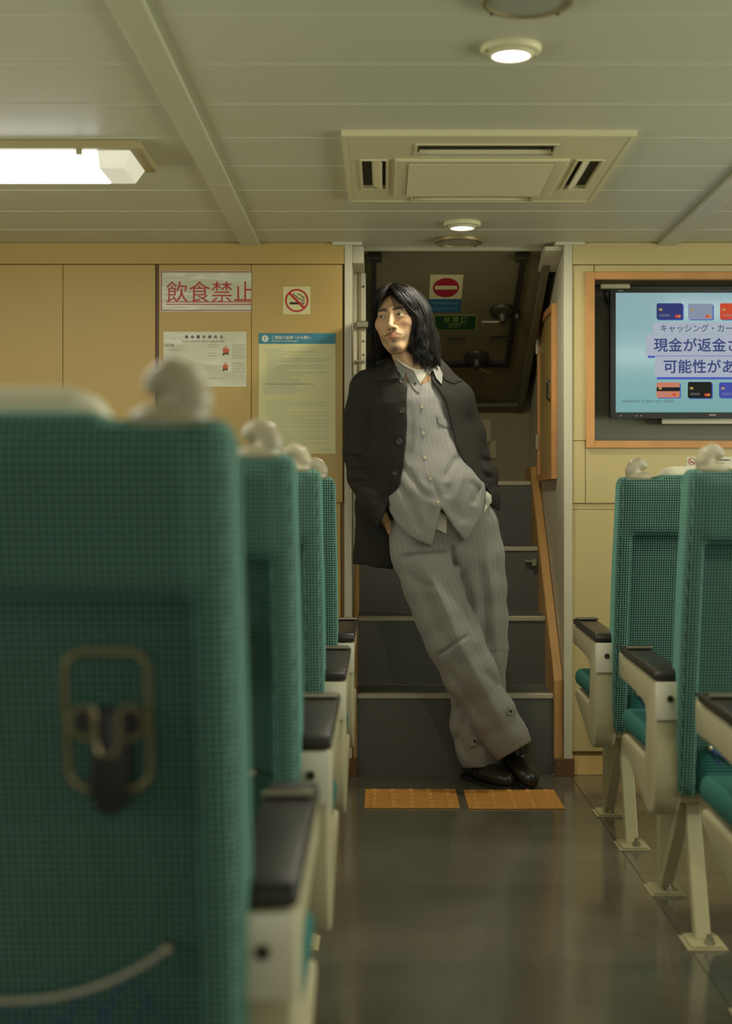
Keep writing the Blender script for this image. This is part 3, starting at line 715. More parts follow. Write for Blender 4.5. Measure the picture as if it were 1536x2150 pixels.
# notice to passengers
s3_ = sign_root('passenger_notice', 'tall cream notice with blue heading and small blue text on the panelled wall', 'poster', 623, 950)
sheet_on(s3_, 'notice_sheet', M['paper'], 543, 699.5, 704, 952.5)
sheet_on(s3_, 'blue_heading', M['blue'], 543, 699.5, 704, 722, lift=0.0006, th=0.0002)
M['pale_print'] = mat('pale_print', rgb(206, 208, 182), 0.5)
world_child(MB().lathe([(7.2 / F * SY, -0.0011), (7.2 / F * SY, -0.0008)], (wx(556.5), SY, wz(711)), 'y', 28).build('round_badge', M['pale_print']), s3_)
wtext(s3_, '!', 554.5, 715, 10, M['blue'], 0.0006, lift=0.0014)
wtext(s3_, 'ご乗船の皆様へのお願い', 569, 711.5, 6.7, M['pale_print'], 0.0002, 0.98, lift=0.001)
wtext(s3_, 'Attention to all passengers', 569.5, 717.5, 5.0, M['pale_print'], 0, 0.9, lift=0.001)
ends = [592, 660, 607, 594, 694, 687, 580, 682, 682, 600, 689, 636, 612, 628, 633, 662]
rows = [(556 + 4 * (k > 1), e_, 734 + 4.85 * k) for k, e_ in enumerate(ends)] + [(553, e_, 806 + 4.9 * k) for k, e_ in enumerate((643, 620, 623, 630, 621))]
print_lines(s3_, rows, M['blue_ink'], 5, lo=1.0, hi=2.2, gap=0.9, th=1.8)
rows = []; rnd = random.Random(9)
for k in range(24):
    rows.append((553 + rnd.choice((0, 5, 8)), rnd.choice((692, 690, 688, 640, 600, 692)), 841 + 4.05 * k))
print_lines(s3_, rows, mat('pale_blue_print', rgb(158, 168, 140), 0.6), 6, lo=1.5, hi=6, gap=1.0, th=1.0)
print_lines(s3_, [(672, 695, 944), (684, 688, 831), (692, 696, 830)], M['blue_ink'], 8, lo=2, hi=4, th=1.6)
# no smoking
def no_smoking(e, px0, py0, px1, py1, detail=True, lift=0.0):
    cx, cy, r = (px0 + px1) / 2, (py0 + py1) / 2, (px1 - px0) * 0.425
    R_ = r / F * SY; c = (wx(cx), SY - lift, wz(cy))
    def seg(pts, w, nm, m, d):
        world_child(MB().prism(pts, 'y', SY - lift - 0.001 - d, SY - lift - 0.0006).build(nm, m), e)
    cig = lambda a, b, c_, d: [(wx(cx + a * r), wz(cy + d * r)), (wx(cx + b * r), wz(cy + d * r)), (wx(cx + b * r), wz(cy + c_ * r)), (wx(cx + a * r), wz(cy + c_ * r))]
    seg(cig(-0.62, 0.24, 0.14, 0.34), 0, 'cigarette', M['ink'], 0)
    for a in (0.32, 0.45, 0.57): seg(cig(a, a + 0.07, 0.14, 0.34), 0, 'cigarette_tip', M['ink'], 0)
    if detail:
        for pts in ([(-0.28, -0.62), (-0.22, -0.45), (-0.05, -0.38), (0.08, -0.20), (0.30, -0.14), (0.46, -0.05), (0.46, 0.06)], [(0.05, -0.5), (0.25, -0.55), (0.42, -0.36), (0.60, -0.28), (0.62, 0.06)]):
            mb = MB()
            for (a, b), (a2, b2) in zip(pts[:-1], pts[1:]):
                l = math.hypot(a2 - a, b2 - b) or 1; nx, nz = -(b2 - b) / l * 0.035, (a2 - a) / l * 0.035; ex, ez = (a2 - a) * .08, (b2 - b) * .08
                mb.prism([(wx(cx + u * r), wz(cy + w_ * r)) for u, w_ in ((a - ex + nx, b - ez + nz), (a2 + ex + nx, b2 + ez + nz), (a2 + ex - nx, b2 + ez - nz), (a - ex - nx, b - ez - nz))], 'y', SY - lift - 0.001, SY - lift - 0.0006)
            world_child(mb.build('smoke_curl', M['ink']), e)
    ring = MB()
    n = 40
    for (ra, rb) in ((R_, R_ * 0.85),):
        pv = []
        for y in (-0.0016, -0.0006):
            for rr in (ra, rb):
                for k in range(n):
                    a = 2 * math.pi * k / n; pv.append((c[0] + rr * math.cos(a), c[1] + y, c[2] + rr * math.sin(a)))
        f = []
        for k in range(n):
            j = (k + 1) % n
            f += [(k, j, n + j, n + k), (2 * n + k, 2 * n + j, 3 * n + j, 3 * n + k), (k, j, 2 * n + j, 2 * n + k), (n + k, n + j, 3 * n + j, 3 * n + k)]
        ring.add(pv, f)
    world_child(ring.build('red_ring', M['red']), e)
    d = 0.66 * R_; w = 0.075 * R_
    world_child(MB().prism([(c[0] - d - w, c[2] + d - w), (c[0] - d + w, c[2] + d + w), (c[0] + d + w, c[2] - d + w), (c[0] + d - w, c[2] - d - w)], 'y', c[1] - 0.0015, c[1] - 0.0006).build('red_slash', M['red']), e)
s4_ = sign_root('no_smoking_sign', 'square no smoking sticker above the tall blue-headed notice', 'sign', 622, 660)
sheet_on(s4_, 'sticker', M['paper'], 594, 602, 651.5, 660)
no_smoking(s4_, 594, 602, 651.5, 660)
s5_ = sign_root('no_smoking_label', 'small no smoking label under the television frame, behind a seat grip', 'sign', 1475, 985)
sheet_on(s5_, 'label_sheet', M['white'], 1441, 959, 1536, 985)
no_smoking(s5_, 1442, 960, 1460, 978, False)
print_lines(s5_, [(1464, 1532, 966), (1464, 1520, 973)], M['ink'], 12, lo=3, hi=6, th=3)
s6_ = sign_root('green_striped_notice', 'white notice with green line showing above the seat by the wall', 'notice', 1425, 1010)
sheet_on(s6_, 'notice_sheet', M['white'], 1400, 992, 1452, 1040)
sheet_on(s6_, 'green_line', mat('green_print', rgb(60, 120, 60), 0.6), 1403, 994, 1449, 997, lift=0.0006, th=0.0003)
# ================================================================== IMPLICIT MODELLING
class Grid:
    def __init__(s, lo, hi, h):
        s.lo = np.array(lo, np.float32); s.h = h
        n = np.ceil((np.array(hi) - np.array(lo)) / h).astype(int) + 1
        ax_ = [s.lo[i] + h * np.arange(n[i], dtype=np.float32) for i in range(3)]
        s.x, s.y, s.z = np.meshgrid(*ax_, indexing='ij', sparse=True)
        s.n = tuple(n)
def smin(a, b, k):
    h = np.maximum(k - np.abs(a - b), 0) / k
    return np.minimum(a, b) - h * h * k * 0.25
def smax(a, b, k): return -smin(-a, -b, k)
def ell(g, c, r, R=None):
    x, y, z = g.x - c[0], g.y - c[1], g.z - c[2]
    if R is not None:
        x, y, z = (R[0][0] * x + R[0][1] * y + R[0][2] * z, R[1][0] * x + R[1][1] * y + R[1][2] * z, R[2][0] * x + R[2][1] * y + R[2][2] * z)
    k0 = np.sqrt((x / r[0]) ** 2 + (y / r[1]) ** 2 + (z / r[2]) ** 2)
    k1 = np.sqrt((x / r[0] ** 2) ** 2 + (y / r[1] ** 2) ** 2 + (z / r[2] ** 2) ** 2) + 1e-6
    return k0 * (k0 - 1) / k1
def cone(g, a, b, ra, rb, sy=1.0):
    """tapered capsule; sy > 1 flattens it along Y"""
    ax_, ay_, az_ = a; bx, by, bz = b
    d = np.array([bx - ax_, (by - ay_) * sy, bz - az_]); L2 = float(d @ d) + 1e-12
    px, py, pz = g.x - ax_, (g.y - ay_) * sy, g.z - az_
    t = np.clip((px * d[0] + py * d[1] + pz * d[2]) / L2, 0, 1)
    q = np.sqrt((px - t * d[0]) ** 2 + (py - t * d[1]) ** 2 + (pz - t * d[2]) ** 2)
    return q - (ra + (rb - ra) * t)
def rbox(g, x0, x1, y0, y1, z0, z1, r):
    cx, cy, cz = (x0 + x1) / 2, (y0 + y1) / 2, (z0 + z1) / 2
    qx, qy, qz = np.abs(g.x - cx) - (x1 - x0) / 2 + r, np.abs(g.y - cy) - (y1 - y0) / 2 + r, np.abs(g.z - cz) - (z1 - z0) / 2 + r
    return np.sqrt(np.maximum(qx, 0) ** 2 + np.maximum(qy, 0) ** 2 + np.maximum(qz, 0) ** 2) + np.minimum(np.maximum(np.maximum(qx, qy), qz), 0) - r
def surface_net(f, g, relax=1):
    f = np.ascontiguousarray(f, np.float32); s_ = f < 0
    nx, ny, nz = f.shape
    cnt = np.zeros((nx - 1, ny - 1, nz - 1), np.uint8)
    for dx in (0, 1):
        for dy in (0, 1):
            for dz in (0, 1): cnt += s_[dx:nx - 1 + dx, dy:ny - 1 + dy, dz:nz - 1 + dz]
    act = (cnt > 0) & (cnt < 8)
    idx = np.full(act.shape, -1, np.int64); I = np.argwhere(act); idx[act] = np.arange(len(I))
    acc = np.zeros((len(I), 3)); num = np.zeros(len(I))
    cs = [(dx, dy, dz) for dx in (0, 1) for dy in (0, 1) for dz in (0, 1)]
    for i, a in enumerate(cs):
        for b in cs[i + 1:]:
            if sum(abs(p - q) for p, q in zip(a, b)) != 1: continue
            fa = f[I[:, 0] + a[0], I[:, 1] + a[1], I[:, 2] + a[2]]; fb = f[I[:, 0] + b[0], I[:, 1] + b[1], I[:, 2] + b[2]]
            m = (fa < 0) != (fb < 0); t = fa[m] / (fa[m] - fb[m])
            acc[m] += np.array(a) + t[:, None] * (np.array(b) - np.array(a)); num[m] += 1
    v = (I + acc / num[:, None]) * g.h + g.lo
    quads = []
    for ax_ in range(3):
        sl0 = [slice(None)] * 3; sl1 = [slice(None)] * 3
        sl0[ax_] = slice(0, -1); sl1[ax_] = slice(1, None)
        ch_ = s_[tuple(sl0)] != s_[tuple(sl1)]
        u, w = [k for k in range(3) if k != ax_]
        E = np.argwhere(ch_); E = E[(E[:, u] > 0) & (E[:, w] > 0) & (E[:, u] < f.shape[u] - 1) & (E[:, w] < f.shape[w] - 1)]
        ins = s_[E[:, 0], E[:, 1], E[:, 2]]
        def cell(du, dw):
            c = E.copy(); c[:, u] -= du; c[:, w] -= dw
            return idx[c[:, 0], c[:, 1], c[:, 2]]
        q = np.stack([cell(1, 1), cell(0, 1), cell(0, 0), cell(1, 0)], 1)
        flip = ins if ax_ != 1 else ~ins
        q[~flip] = q[~flip][:, ::-1]
        quads.append(q)
    q = np.concatenate(quads)
    for _ in range(relax):      # gentle smoothing of the grid steps
        acc = np.zeros_like(v); num = np.zeros(len(v))
        for i in range(4):
            a, b = q[:, i], q[:, (i + 1) % 4]
            np.add.at(acc, a, v[b]); np.add.at(num, a, 1); np.add.at(acc, b, v[a]); np.add.at(num, b, 1)
        v = 0.5 * v + 0.5 * acc / np.maximum(num, 1)[:, None]
    return v, q
def net_mesh(name, f, g, relax=1, smooth=True):
    v, q = surface_net(f, g, relax)
    me = bpy.data.meshes.new(name)
    me.vertices.add(len(v)); me.vertices.foreach_set('co', v.astype(np.float32).ravel())
    me.loops.add(len(q) * 4); me.loops.foreach_set('vertex_index', q.astype(np.int32).ravel())
    me.polygons.add(len(q)); me.polygons.foreach_set('loop_start', np.arange(0, len(q) * 4, 4, dtype=np.int32))
    me.update(calc_edges=True); me.validate()
    if smooth: me.polygons.foreach_set('use_smooth', np.ones(len(me.polygons), bool))
    return me, v
def poly_sdf(u, w, pts):
    """signed distance to a 2D polygon, negative inside"""
    d = np.full(u.shape, 1e9, np.float32); inside = np.zeros(u.shape, bool); n = len(pts)
    for i in range(n):
        (x0, y0), (x1, y1) = pts[i], pts[(i + 1) % n]
        ex, ey = x1 - x0, y1 - y0
        wx_, wy_ = u - x0, w - y0
        t = np.clip((wx_ * ex + wy_ * ey) / (ex * ex + ey * ey + 1e-9), 0, 1)
        d = np.minimum(d, (wx_ - ex * t) ** 2 + (wy_ - ey * t) ** 2)
        c = (y0 <= w) != (y1 <= w)
        with np.errstate(divide='ignore', invalid='ignore'):
            inside ^= c & (u < (ex * (w - y0) / (ey if ey else 1e-9) + x0))
    d = np.sqrt(d)
    return np.where(inside, -d, d)

# ================================================================== SEATS
def dotted_fabric():
    m = bpy.data.materials.new('dotted_teal_moquette'); m.use_nodes = True
    nt = m.node_tree; N = nt.nodes; L = nt.links; b = N['Principled BSDF']
    b.inputs['Roughness'].default_value = 0.85; b.inputs['Specular IOR Level'].default_value = 0.25
    b.inputs['Sheen Weight'].default_value = 0.6; b.inputs['Sheen Roughness'].default_value = 0.4
    b.inputs['Sheen Tint'].default_value = rgb(140, 215, 190)
    tc = N.new('ShaderNodeTexCoord'); sp = N.new('ShaderNodeSeparateXYZ'); L.new(tc.outputs['Object'], sp.inputs[0])
    sn = N.new('ShaderNodeSeparateXYZ'); L.new(tc.outputs['Normal'], sn.inputs[0])
    axn, ayn, azn = (math_node(nt, 'ABSOLUTE', sn.outputs[i]) for i in range(3))
    side = math_node(nt, 'GREATER_THAN', axn, ayn)          # 1 on the side faces
    top = math_node(nt, 'GREATER_THAN', azn, math_node(nt, 'MAXIMUM', axn, ayn))
    u = math_node(nt, 'ADD', math_node(nt, 'MULTIPLY', sp.outputs[1], math_node(nt, 'MULTIPLY', side, math_node(nt, 'SUBTRACT', 1.0, top))),
                  math_node(nt, 'MULTIPLY', sp.outputs[0], math_node(nt, 'SUBTRACT', 1.0, math_node(nt, 'MULTIPLY', side, math_node(nt, 'SUBTRACT', 1.0, top)))))
    v = math_node(nt, 'ADD', math_node(nt, 'MULTIPLY', sp.outputs[1], top), math_node(nt, 'MULTIPLY', sp.outputs[2], math_node(nt, 'SUBTRACT', 1.0, top)))
    k = 2 * math.pi / 0.0066
    su = math_node(nt, 'SINE', math_node(nt, 'MULTIPLY', u, k)); sv = math_node(nt, 'SINE', math_node(nt, 'MULTIPLY', v, k))
    d = math_node(nt, 'ADD', su, sv)
    r = N.new('ShaderNodeMapRange'); r.inputs['From Min'].default_value = 0.1; r.inputs['From Max'].default_value = 1.3
    L.new(d, r.inputs['Value'])
    mx = N.new('ShaderNodeMix'); mx.data_type = 'RGBA'
    mx.inputs[6].default_value = rgb(32, 60, 51); mx.inputs[7].default_value = rgb(124, 166, 148)
    L.new(r.outputs['Result'], mx.inputs[0]); L.new(mx.outputs[2], b.inputs['Base Color'])
    bp = N.new('ShaderNodeBump'); bp.inputs['Strength'].default_value = 0.3; bp.inputs['Distance'].default_value = 0.001
    L.new(r.outputs['Result'], bp.inputs['Height']); L.new(bp.outputs['Normal'], b.inputs['Normal'])
    return m
def ribbed_fabric():
    m = mat('ribbed_teal_moquette', rgb(44, 116, 108), 0.85, spec=0.2)
    nt = m.node_tree; N = nt.nodes; L = nt.links; b = N['Principled BSDF']
    tc = N.new('ShaderNodeTexCoord'); sp = N.new('ShaderNodeSeparateXYZ'); L.new(tc.outputs['Object'], sp.inputs[0])
    s_ = math_node(nt, 'SINE', math_node(nt, 'MULTIPLY', math_node(nt, 'ADD', sp.outputs[1], sp.outputs[2]), 2 * math.pi / 0.007))
    mx = N.new('ShaderNodeMix'); mx.data_type = 'RGBA'; mx.inputs[6].default_value = rgb(24, 72, 66); mx.inputs[7].default_value = rgb(66, 126, 114)
    r = N.new('ShaderNodeMapRange'); r.inputs['From Min'].default_value = -1; L.new(s_, r.inputs['Value'])
    L.new(r.outputs['Result'], mx.inputs[0]); L.new(mx.outputs[2], b.inputs['Base Color'])
    return m
M['fabric'] = dotted_fabric(); M['rib'] = ribbed_fabric()
M['seat_cream'] = mat('seat_side_plastic', rgb(176, 167, 130), 0.45, bump=0.10, bscale=600)
M['grip'] = mat('grip_plastic', rgb(166, 156, 126), 0.35, bump=0.05, bscale=600)
M['pad'] = mat('armrest_pad', rgb(38, 35, 27), 0.35, bump=0.1, bscale=700)
M['zinc'] = mat('bracket_plate', rgb(216, 209, 184), 0.38, metal=0.2)
M['leg'] = mat('leg_paint', rgb(176, 168, 128), 0.42)
M['cover'] = mat('headrest_cloth', rgb(214, 208, 178), 0.9, bump=0.2, bscale=800)
M['net'] = mat('blue_netting', rgb(58, 66, 134), 0.7)
M['elastic'] = mat('elastic_cord', rgb(176, 170, 150), 0.7)
M['wire'] = mat('hook_wire', rgb(150, 138, 104), 0.35, metal=0.8)

# Seat frame: y = 0 at the rear end of the armrest, x = 0 at the aisle edge of the armrest, seat grows towards +x (mirrored for the other side)
BW = 0.455
def seat_meshes():
    D = {}
    # backrest, slightly reclined: sheared so that its foot is further forward
    g = Grid((-0.02, -0.27, 0.28), (BW + 0.03, 0.08, 1.07), 0.005)
    sh = -0.125 + 0.125 * (1.03 - g.z) / 0.72          # forward offset of the foot
    g2 = Grid.__new__(Grid); g2.x, g2.z = g.x, g.z; g2.y = g.y - sh; g2.n = g.n
    bul = 0.006 * np.cos((g.z - 0.62) / 0.42 * 1.5)     # widest at mid height
    g2.x = (g.x - BW / 2) / (1 + 2 * bul / BW) + BW / 2
    f = rbox(g2, 0.0, BW, -0.055, 0.06, 0.31, 1.032, 0.028)
    f = smax(f, -(rbox(g2, 0.038, BW - 0.038, -0.2, -0.015, 0.10, 0.872, 0.006)), 0.008)     # recessed panel between the bolsters
    lip = rbox(g2, 0.030, BW - 0.030, -0.062, -0.02, 0.872, 1.005, 0.018)                    # padded upper block
    f = smin(f, lip, 0.012)
    f = smin(f, rbox(g2, 0.028, BW - 0.028, 0.05, 0.10, 0.83, 1.005, 0.03), 0.04)               # head pad on the front
    f = smin(f, rbox(g2, 0.018, 0.07, 0.03, 0.085, 0.45, 0.85, 0.025), 0.03); f = smin(f, rbox(g2, BW - 0.07, BW - 0.018, 0.03, 0.085, 0.45, 0.85, 0.025), 0.03)
    f = smax(f, -(rbox(g2, 0.020, 0.112, -0.045, 0.035, 1.018, 1.2, 0.008)), 0.012)     # seat for the grip
    D['backrest'], _ = net_mesh('backrest', f, g, 2)
    # headrest cloth over the top and front
    g = Grid((-0.02, -0.2, 0.80), (BW + 0.03, 0.06, 1.07), 0.005)
    sh = -0.125 + 0.125 * (1.03 - g.z) / 0.72
    g2 = Grid.__new__(Grid); g2.x, g2.z = g.x, g.z; g2.y = g.y - sh; g2.n = g.n
    o = rbox(g2, 0.122, BW - 0.05, -0.020, 0.108, 0.835, 1.056, 0.03)
    f = smax(o, -rbox(g2, 0.0, BW, -0.05, 0.098, 0.70, 1.028, 0.025), 0.003)
    D['headrest_cover'], _ = net_mesh('headrest_cover', f, g, 1)
    # corner grip: a low base with a thumb-shaped horn curling inwards
    g = Grid((-0.025, -0.20, 1.0), (0.11, -0.06, 1.13), 0.0025)
    oy = -0.128
    f = ell(g, (0.034, oy, 1.025), (0.037, 0.031, 0.0165))
    pts = [(0.017, 1.027, 0.0190), (0.014, 1.043, 0.0190), (0.020, 1.056, 0.0182), (0.031, 1.063, 0.0165), (0.042, 1.059, 0.0140)]
    for (a, za, ra), (b, zb, rb_) in zip(pts[:-1], pts[1:]):
        f = smin(f, cone(g, (a, oy - 0.002, za), (b, oy - 0.004, zb), ra, rb_), 0.006)
    D['hand_grip'], _ = net_mesh('hand_grip', f, g, 2)
    # cushion
    g = Grid((-0.065, -0.07, 0.27), (BW + 0.01, 0.46, 0.47), 0.006)
    f = rbox(g, 0.032, BW - 0.01, -0.04, 0.435, 0.315, 0.438, 0.035)
    f = smin(f, rbox(g, 0.05, BW - 0.03, 0.34, 0.44, 0.38, 0.446, 0.03), 0.03)
    f = smin(f, rbox(g, -0.046, 0.10, 0.098, 0.436, 0.386, 0.440, 0.022), 0.012)
    D['seat_cushion'], _ = net_mesh('seat_cushion', f, g, 2)
    # side panel (y, z outline): lower boat-shaped fairing, stem and arm
    out = [(-0.047, 0.400), (-0.043, 0.345), (-0.028, 0.300), (-0.005, 0.272), (0.025, 0.259), (0.055, 0.258), (0.09, 0.266), (0.15, 0.285), (0.24, 0.312), (0.33, 0.338), (0.385, 0.352), (0.398, 0.366), (0.390, 0.381),
           (0.36, 0.384), (0.10, 0.376), (0.082, 0.392), (0.072, 0.470), (0.082, 0.492), (0.12, 0.500), (0.30, 0.511), (0.425, 0.513), (0.437, 0.52), (0.442, 0.575),
           (0.437, 0.585), (0.40, 0.575), (0.0, 0.565), (-0.038, 0.565), (-0.048, 0.55)]
    D['side_panel'] = MB().prism(out, 'x', 0.0, 0.060).mesh('side_panel', bevel=0.008, smooth=True, seg=3)
    # arm pad: tapers forward, thick soft front edge
    pad = [(-0.045, 0.5655), (0.405, 0.578), (0.408, 0.590), (0.39, 0.598), (-0.035, 0.590), (-0.047, 0.580)]
    D['arm_pad'] = MB().prism(pad, 'x', -0.003, 0.063).mesh('arm_pad', bevel=0.006, smooth=True, seg=3)
    D['flap'] = MB().prism([(0.315, 0.597), (0.448, 0.5845), (0.4495, 0.590), (0.33, 0.606), (0.315, 0.606)], 'x', 0.002, 0.058).mesh('flap', bevel=0.0015, smooth=True)
    D['flap_hinge'] = MB().tube([(-0.002, 0.315, 0.602), (0.062, 0.315, 0.602)], 0.0035, 8).mesh('flap_hinge', smooth=True)
    D['bracket_plate'] = MB().box(-0.002, 0.075, -0.0555, -0.046, 0.481, 0.564).mesh('bracket_plate', bevel=0.003, smooth=True)
    D['bolt'] = MB().lathe([(0.0075, -0.055), (0.0075, -0.058), (0.006, -0.0605), (0.003, -0.0605)], (0.030, 0, 0.528), 'y', 14).mesh('bolt', smooth=True)
    # under-frame
    D['seat_beam'] = MB().box(0.02, BW * 2 + 0.09, 0.02, 0.36, 0.285, 0.318).mesh('seat_beam', bevel=0.006)
    lx = 0.098
    D['front_leg'] = MB().box(lx - 0.016, lx + 0.016, 0.335, 0.367, 0.004, 0.290).mesh('front_leg', bevel=0.003)
    def bar(y0, z0, y1, z1, w, t):
        d = Vector((0, y1 - y0, z1 - z0)).normalized(); n_ = Vector((0, -d.z, d.y)) * t
        v = [Vector((lx + sx_, y, z)) + n_ * s__ for (y, z) in ((y0, z0), (y1, z1)) for sx_ in (-w, w) for s__ in (-1, 1)]
        return MB().add(v, [(0, 1, 3, 2), (4, 6, 7, 5), (0, 4, 5, 1), (2, 3, 7, 6), (0, 2, 6, 4), (1, 5, 7, 3)])
    D['rear_leg'] = bar(-0.062, 0.004, 0.055, 0.290, 0.017, 0.016).mesh('rear_leg', bevel=0.003)
    D['brace'] = bar(0.335, 0.025, 0.105, 0.275, 0.015, 0.014).mesh('brace', bevel=0.003)
    D['foot_plate'] = MB().box(lx - 0.035, lx + 0.035, -0.045, 0.045, 0.003, 0.010).mesh('foot_plate', bevel=0.002)
    D['floor_pad'] = MB().box(lx - 0.043, lx + 0.043, -0.052, 0.052, 0.0005, 0.003).mesh('floor_pad')
    D['foot_bolt'] = MB().lathe([(0.014, 0.010), (0.014, 0.013), (0.010, 0.013), (0.010, 0.021), (0.005, 0.021), (0.005, 0.032), (0.003, 0.034)], (lx + 0.006, -0.032, 0), 'z', 6).mesh('foot_bolt')
    mats = dict(backrest='fabric', headrest_cover='cover', hand_grip='grip', seat_cushion='rib', side_panel='seat_cream', arm_pad='pad', flap='dark_metal', flap_hinge='steel', bracket_plate='zinc',
                bolt='dark_metal', seat_beam='leg', front_leg='leg', rear_leg='leg', brace='leg', foot_plate='leg', floor_pad='leg', foot_bolt='chrome')
    for k, me in D.items(): me.materials.append(M[mats[k]])
    return D
SD = seat_meshes()
def mirrored(me):
    m2 = me.copy(); m2.transform(Matrix.Scale(-1, 4, (1, 0, 0))); m2.flip_normals(); return m2
SDm = {k: mirrored(me) for k, me in SD.items()}
def rear_face(z):     # y of the recessed rear panel at height z, seat frame
    return -0.125 + 0.125 * (1.03 - z) / 0.72 - 0.015
def bag_hook(root, cx):
    """folding wire bag hook on the recessed rear panel, cx in the seat frame"""
    zc = 0.755; y = rear_face(zc) - 0.014
    def Pz(x, z, d=0.0): return (cx + x, rear_face(z) - 0.014 - d, z)
    pts = [Pz(x, zc + z, 0.006) for x, z in rrect(-0.0375, 0.0375, -0.0635, 0.0635, 0.018, 6)]
    o = MB().tube(pts, 0.0028, 10, closed=True).build('wire_ring', M['wire'], root, smooth=True)
    br = MB().prism([(-0.0165, 0.010), (0.0165, 0.010), (0.0185, -0.070), (0.011, -0.082), (0.0, -0.090), (-0.011, -0.082), (-0.0185, -0.070)], 'y', -0.009, 0.013)
    br.v = [(cx + a, rear_face(zc) - 0.006 + b, zc + c) for a, b, c in br.v]
    b_ = br.build('hook_bracket', M['black'], root, bevel=0.003, smooth=True)
    MB().box(cx - 0.031, cx + 0.031, rear_face(zc) - 0.008, rear_face(zc) + 0.002, zc - 0.012, zc + 0.010).build('hook_bar', M['black'], root, bevel=0.003)
    w = [(-0.010, 0.004), (-0.013, 0.012), (-0.026, 0.012), (-0.036, 0.002), (-0.032, -0.010), (-0.020, -0.016), (-0.012, -0.016)]
    for q in (1, -1):
        MB().tube([Pz(a * q, zc + b, 0.010) for a, b in w], 0.0024, 8).build('hook_loop', M['wire'], root, smooth=True)
    MB().tube([Pz(a, zc + b, 0.014) for a, b in [(-0.012, 0.010), (-0.011, -0.012), (-0.0095, -0.024), (-0.006, -0.030), (0.006, -0.030), (0.0095, -0.024), (0.011, -0.012), (0.012, 0.010)]], 0.0024, 8).build('hook_tongue', M['wire'], root, smooth=True)
    MB().lathe([(0.004, 0.001), (0.004, -0.003), (0.002, -0.004)], (cx, rear_face(zc - .08) - 0.014, zc - 0.080), 'y', 12).build('screw', M['steel'], root, smooth=True)
def net_pocket(root, x0, x1, dz=0.0, cord='elastic'):
    """magazine net held by a sagging elastic cord"""
    def top(t): return 0.534 + dz - 0.048 * (1 - abs(2 * t - 1) ** 2.4)
    N_ = 24
    def pt(t, z, out=0.012): return (x0 + (x1 - x0) * t, rear_face(z) - out - 0.010 * math.sin(math.pi * t), z)
    c = MB().tube([pt(i / N_, top(i / N_)) for i in range(N_ + 1)], 0.0026, 8).build('elastic_cord', M[cord], root, smooth=True)
    mb = MB(); K = 8; Z0 = 0.37 + dz * 0.4
    def node(t, s_): z = top(t) * (1 - s_) + Z0 * s_; return pt(t, z, 0.010)
    R_ = 4
    for j in range(R_):
        for i in range(K):
            a = (i + (0.5 if j % 2 else 0)) / K
            for dt in (-0.5, 0.5):
                b = a + dt / K
                if 0 <= a <= 1 and 0 <= b <= 1:
                    mb.tube([node(a, j / R_), node(b, (j + 1) / R_)], 0.0011, 4)
    o = mb.build('netting', M['net'], root); o['kind'] = 'stuff'
    for t in (0, 1): MB().lathe([(0.005, 0.008), (0.005, -0.004), (0.002, -0.006)], pt(t, top(t)), 'y', 12).build('cord_stud', M['steel'], root, smooth=True)
def seat(label, aisle_x, y0, side, group):
    """two-place seat; side=+1 grows to the right of the aisle, -1 to the left"""
    root = tag(empty('ferry_seat', (aisle_x, y0, 0)), label, 'seat', group)
    D = SD if side > 0 else SDm
    def part(k, x=0.0, y=0.0, par=None):
        o = link(k, D[k], par or root); o.location = (x * side, y, 0); return o
    off = 0.050
    for i in range(2):
        x = off + i * (BW + 0.045)
        part('backrest', x); part('headrest_cover', x); part('seat_cushion', x)
        if i == 0: part('hand_grip', x + 0.024)
        cx = x + (0.115 if side < 0 else BW - 0.115)
        bag_hook(root, cx * side)
        a, b = (x + 0.068) * side, (x + BW - 0.068) * side
        net_pocket(root, min(a, b), max(a, b), *((0, 'elastic') if side < 0 else (-0.115, 'net')))
    for i in range(2):
        x = i * (2 * BW + 0.045 + 0.062)
        sp_ = part('side_panel', x)
        part('arm_pad', 0, 0, sp_); fl = part('flap', 0, 0, sp_); part('flap_hinge', 0, 0, fl)
        bp = part('bracket_plate', 0, 0, sp_); part('bolt', 0, 0, bp)
    part('seat_beam')
    for i in range(2):
        x = i * 0.62
        part('front_leg', x); part('rear_leg', x); part('brace', x)
        for y in (0.351, -0.070):
            fp = part('foot_plate', x, y); part('floor_pad', 0, 0, fp); part('foot_bolt', 0, 0, fp)
    return root
A0 = 1.397     # rear end of the front-most armrest
PITCH = 0.876
gl, gr_ = 'two-place seats along the aisle, posters side', 'two-place seats along the aisle, television side'
seat('large blurred teal seat nearest the camera, wire bag hook on its back', -0.084, A0, -1, gl)
seat('teal seat directly ahead of the large blurred one, same side of the aisle', -0.084, A0 + PITCH, -1, gl)
seat('teal seat third from the camera on the posters side of the aisle', -0.084, A0 + 2 * PITCH, -1, gl)
seat('teal seat nearest the posters wall, mostly hidden by three seats behind it', -0.084, A0 + 3 * PITCH, -1, gl)
seat('teal seat cut by the picture edge, only cushion and armrest showing', 0.593, A0 + PITCH, 1, gr_)
seat('teal seat under the television, larger of the two backs in view', 0.593, A0 + 2 * PITCH, 1, gr_)
seat('teal seat under the television nearest the wall, its whole back corner visible', 0.593, A0 + 3 * PITCH, 1, gr_)
# ================================================================== THE MAN
PY = 4.83                                  # distance of the body's middle
def W(px, py, dy=0.0): return tuple(at(px, py, PY + dy))
def R_(px): return px * PY / F
man = tag(empty('person', (0.36, PY, 0)), 'person in black jacket and grey pinstripe shirt leaning beside the stairs, hands in pockets', 'person')

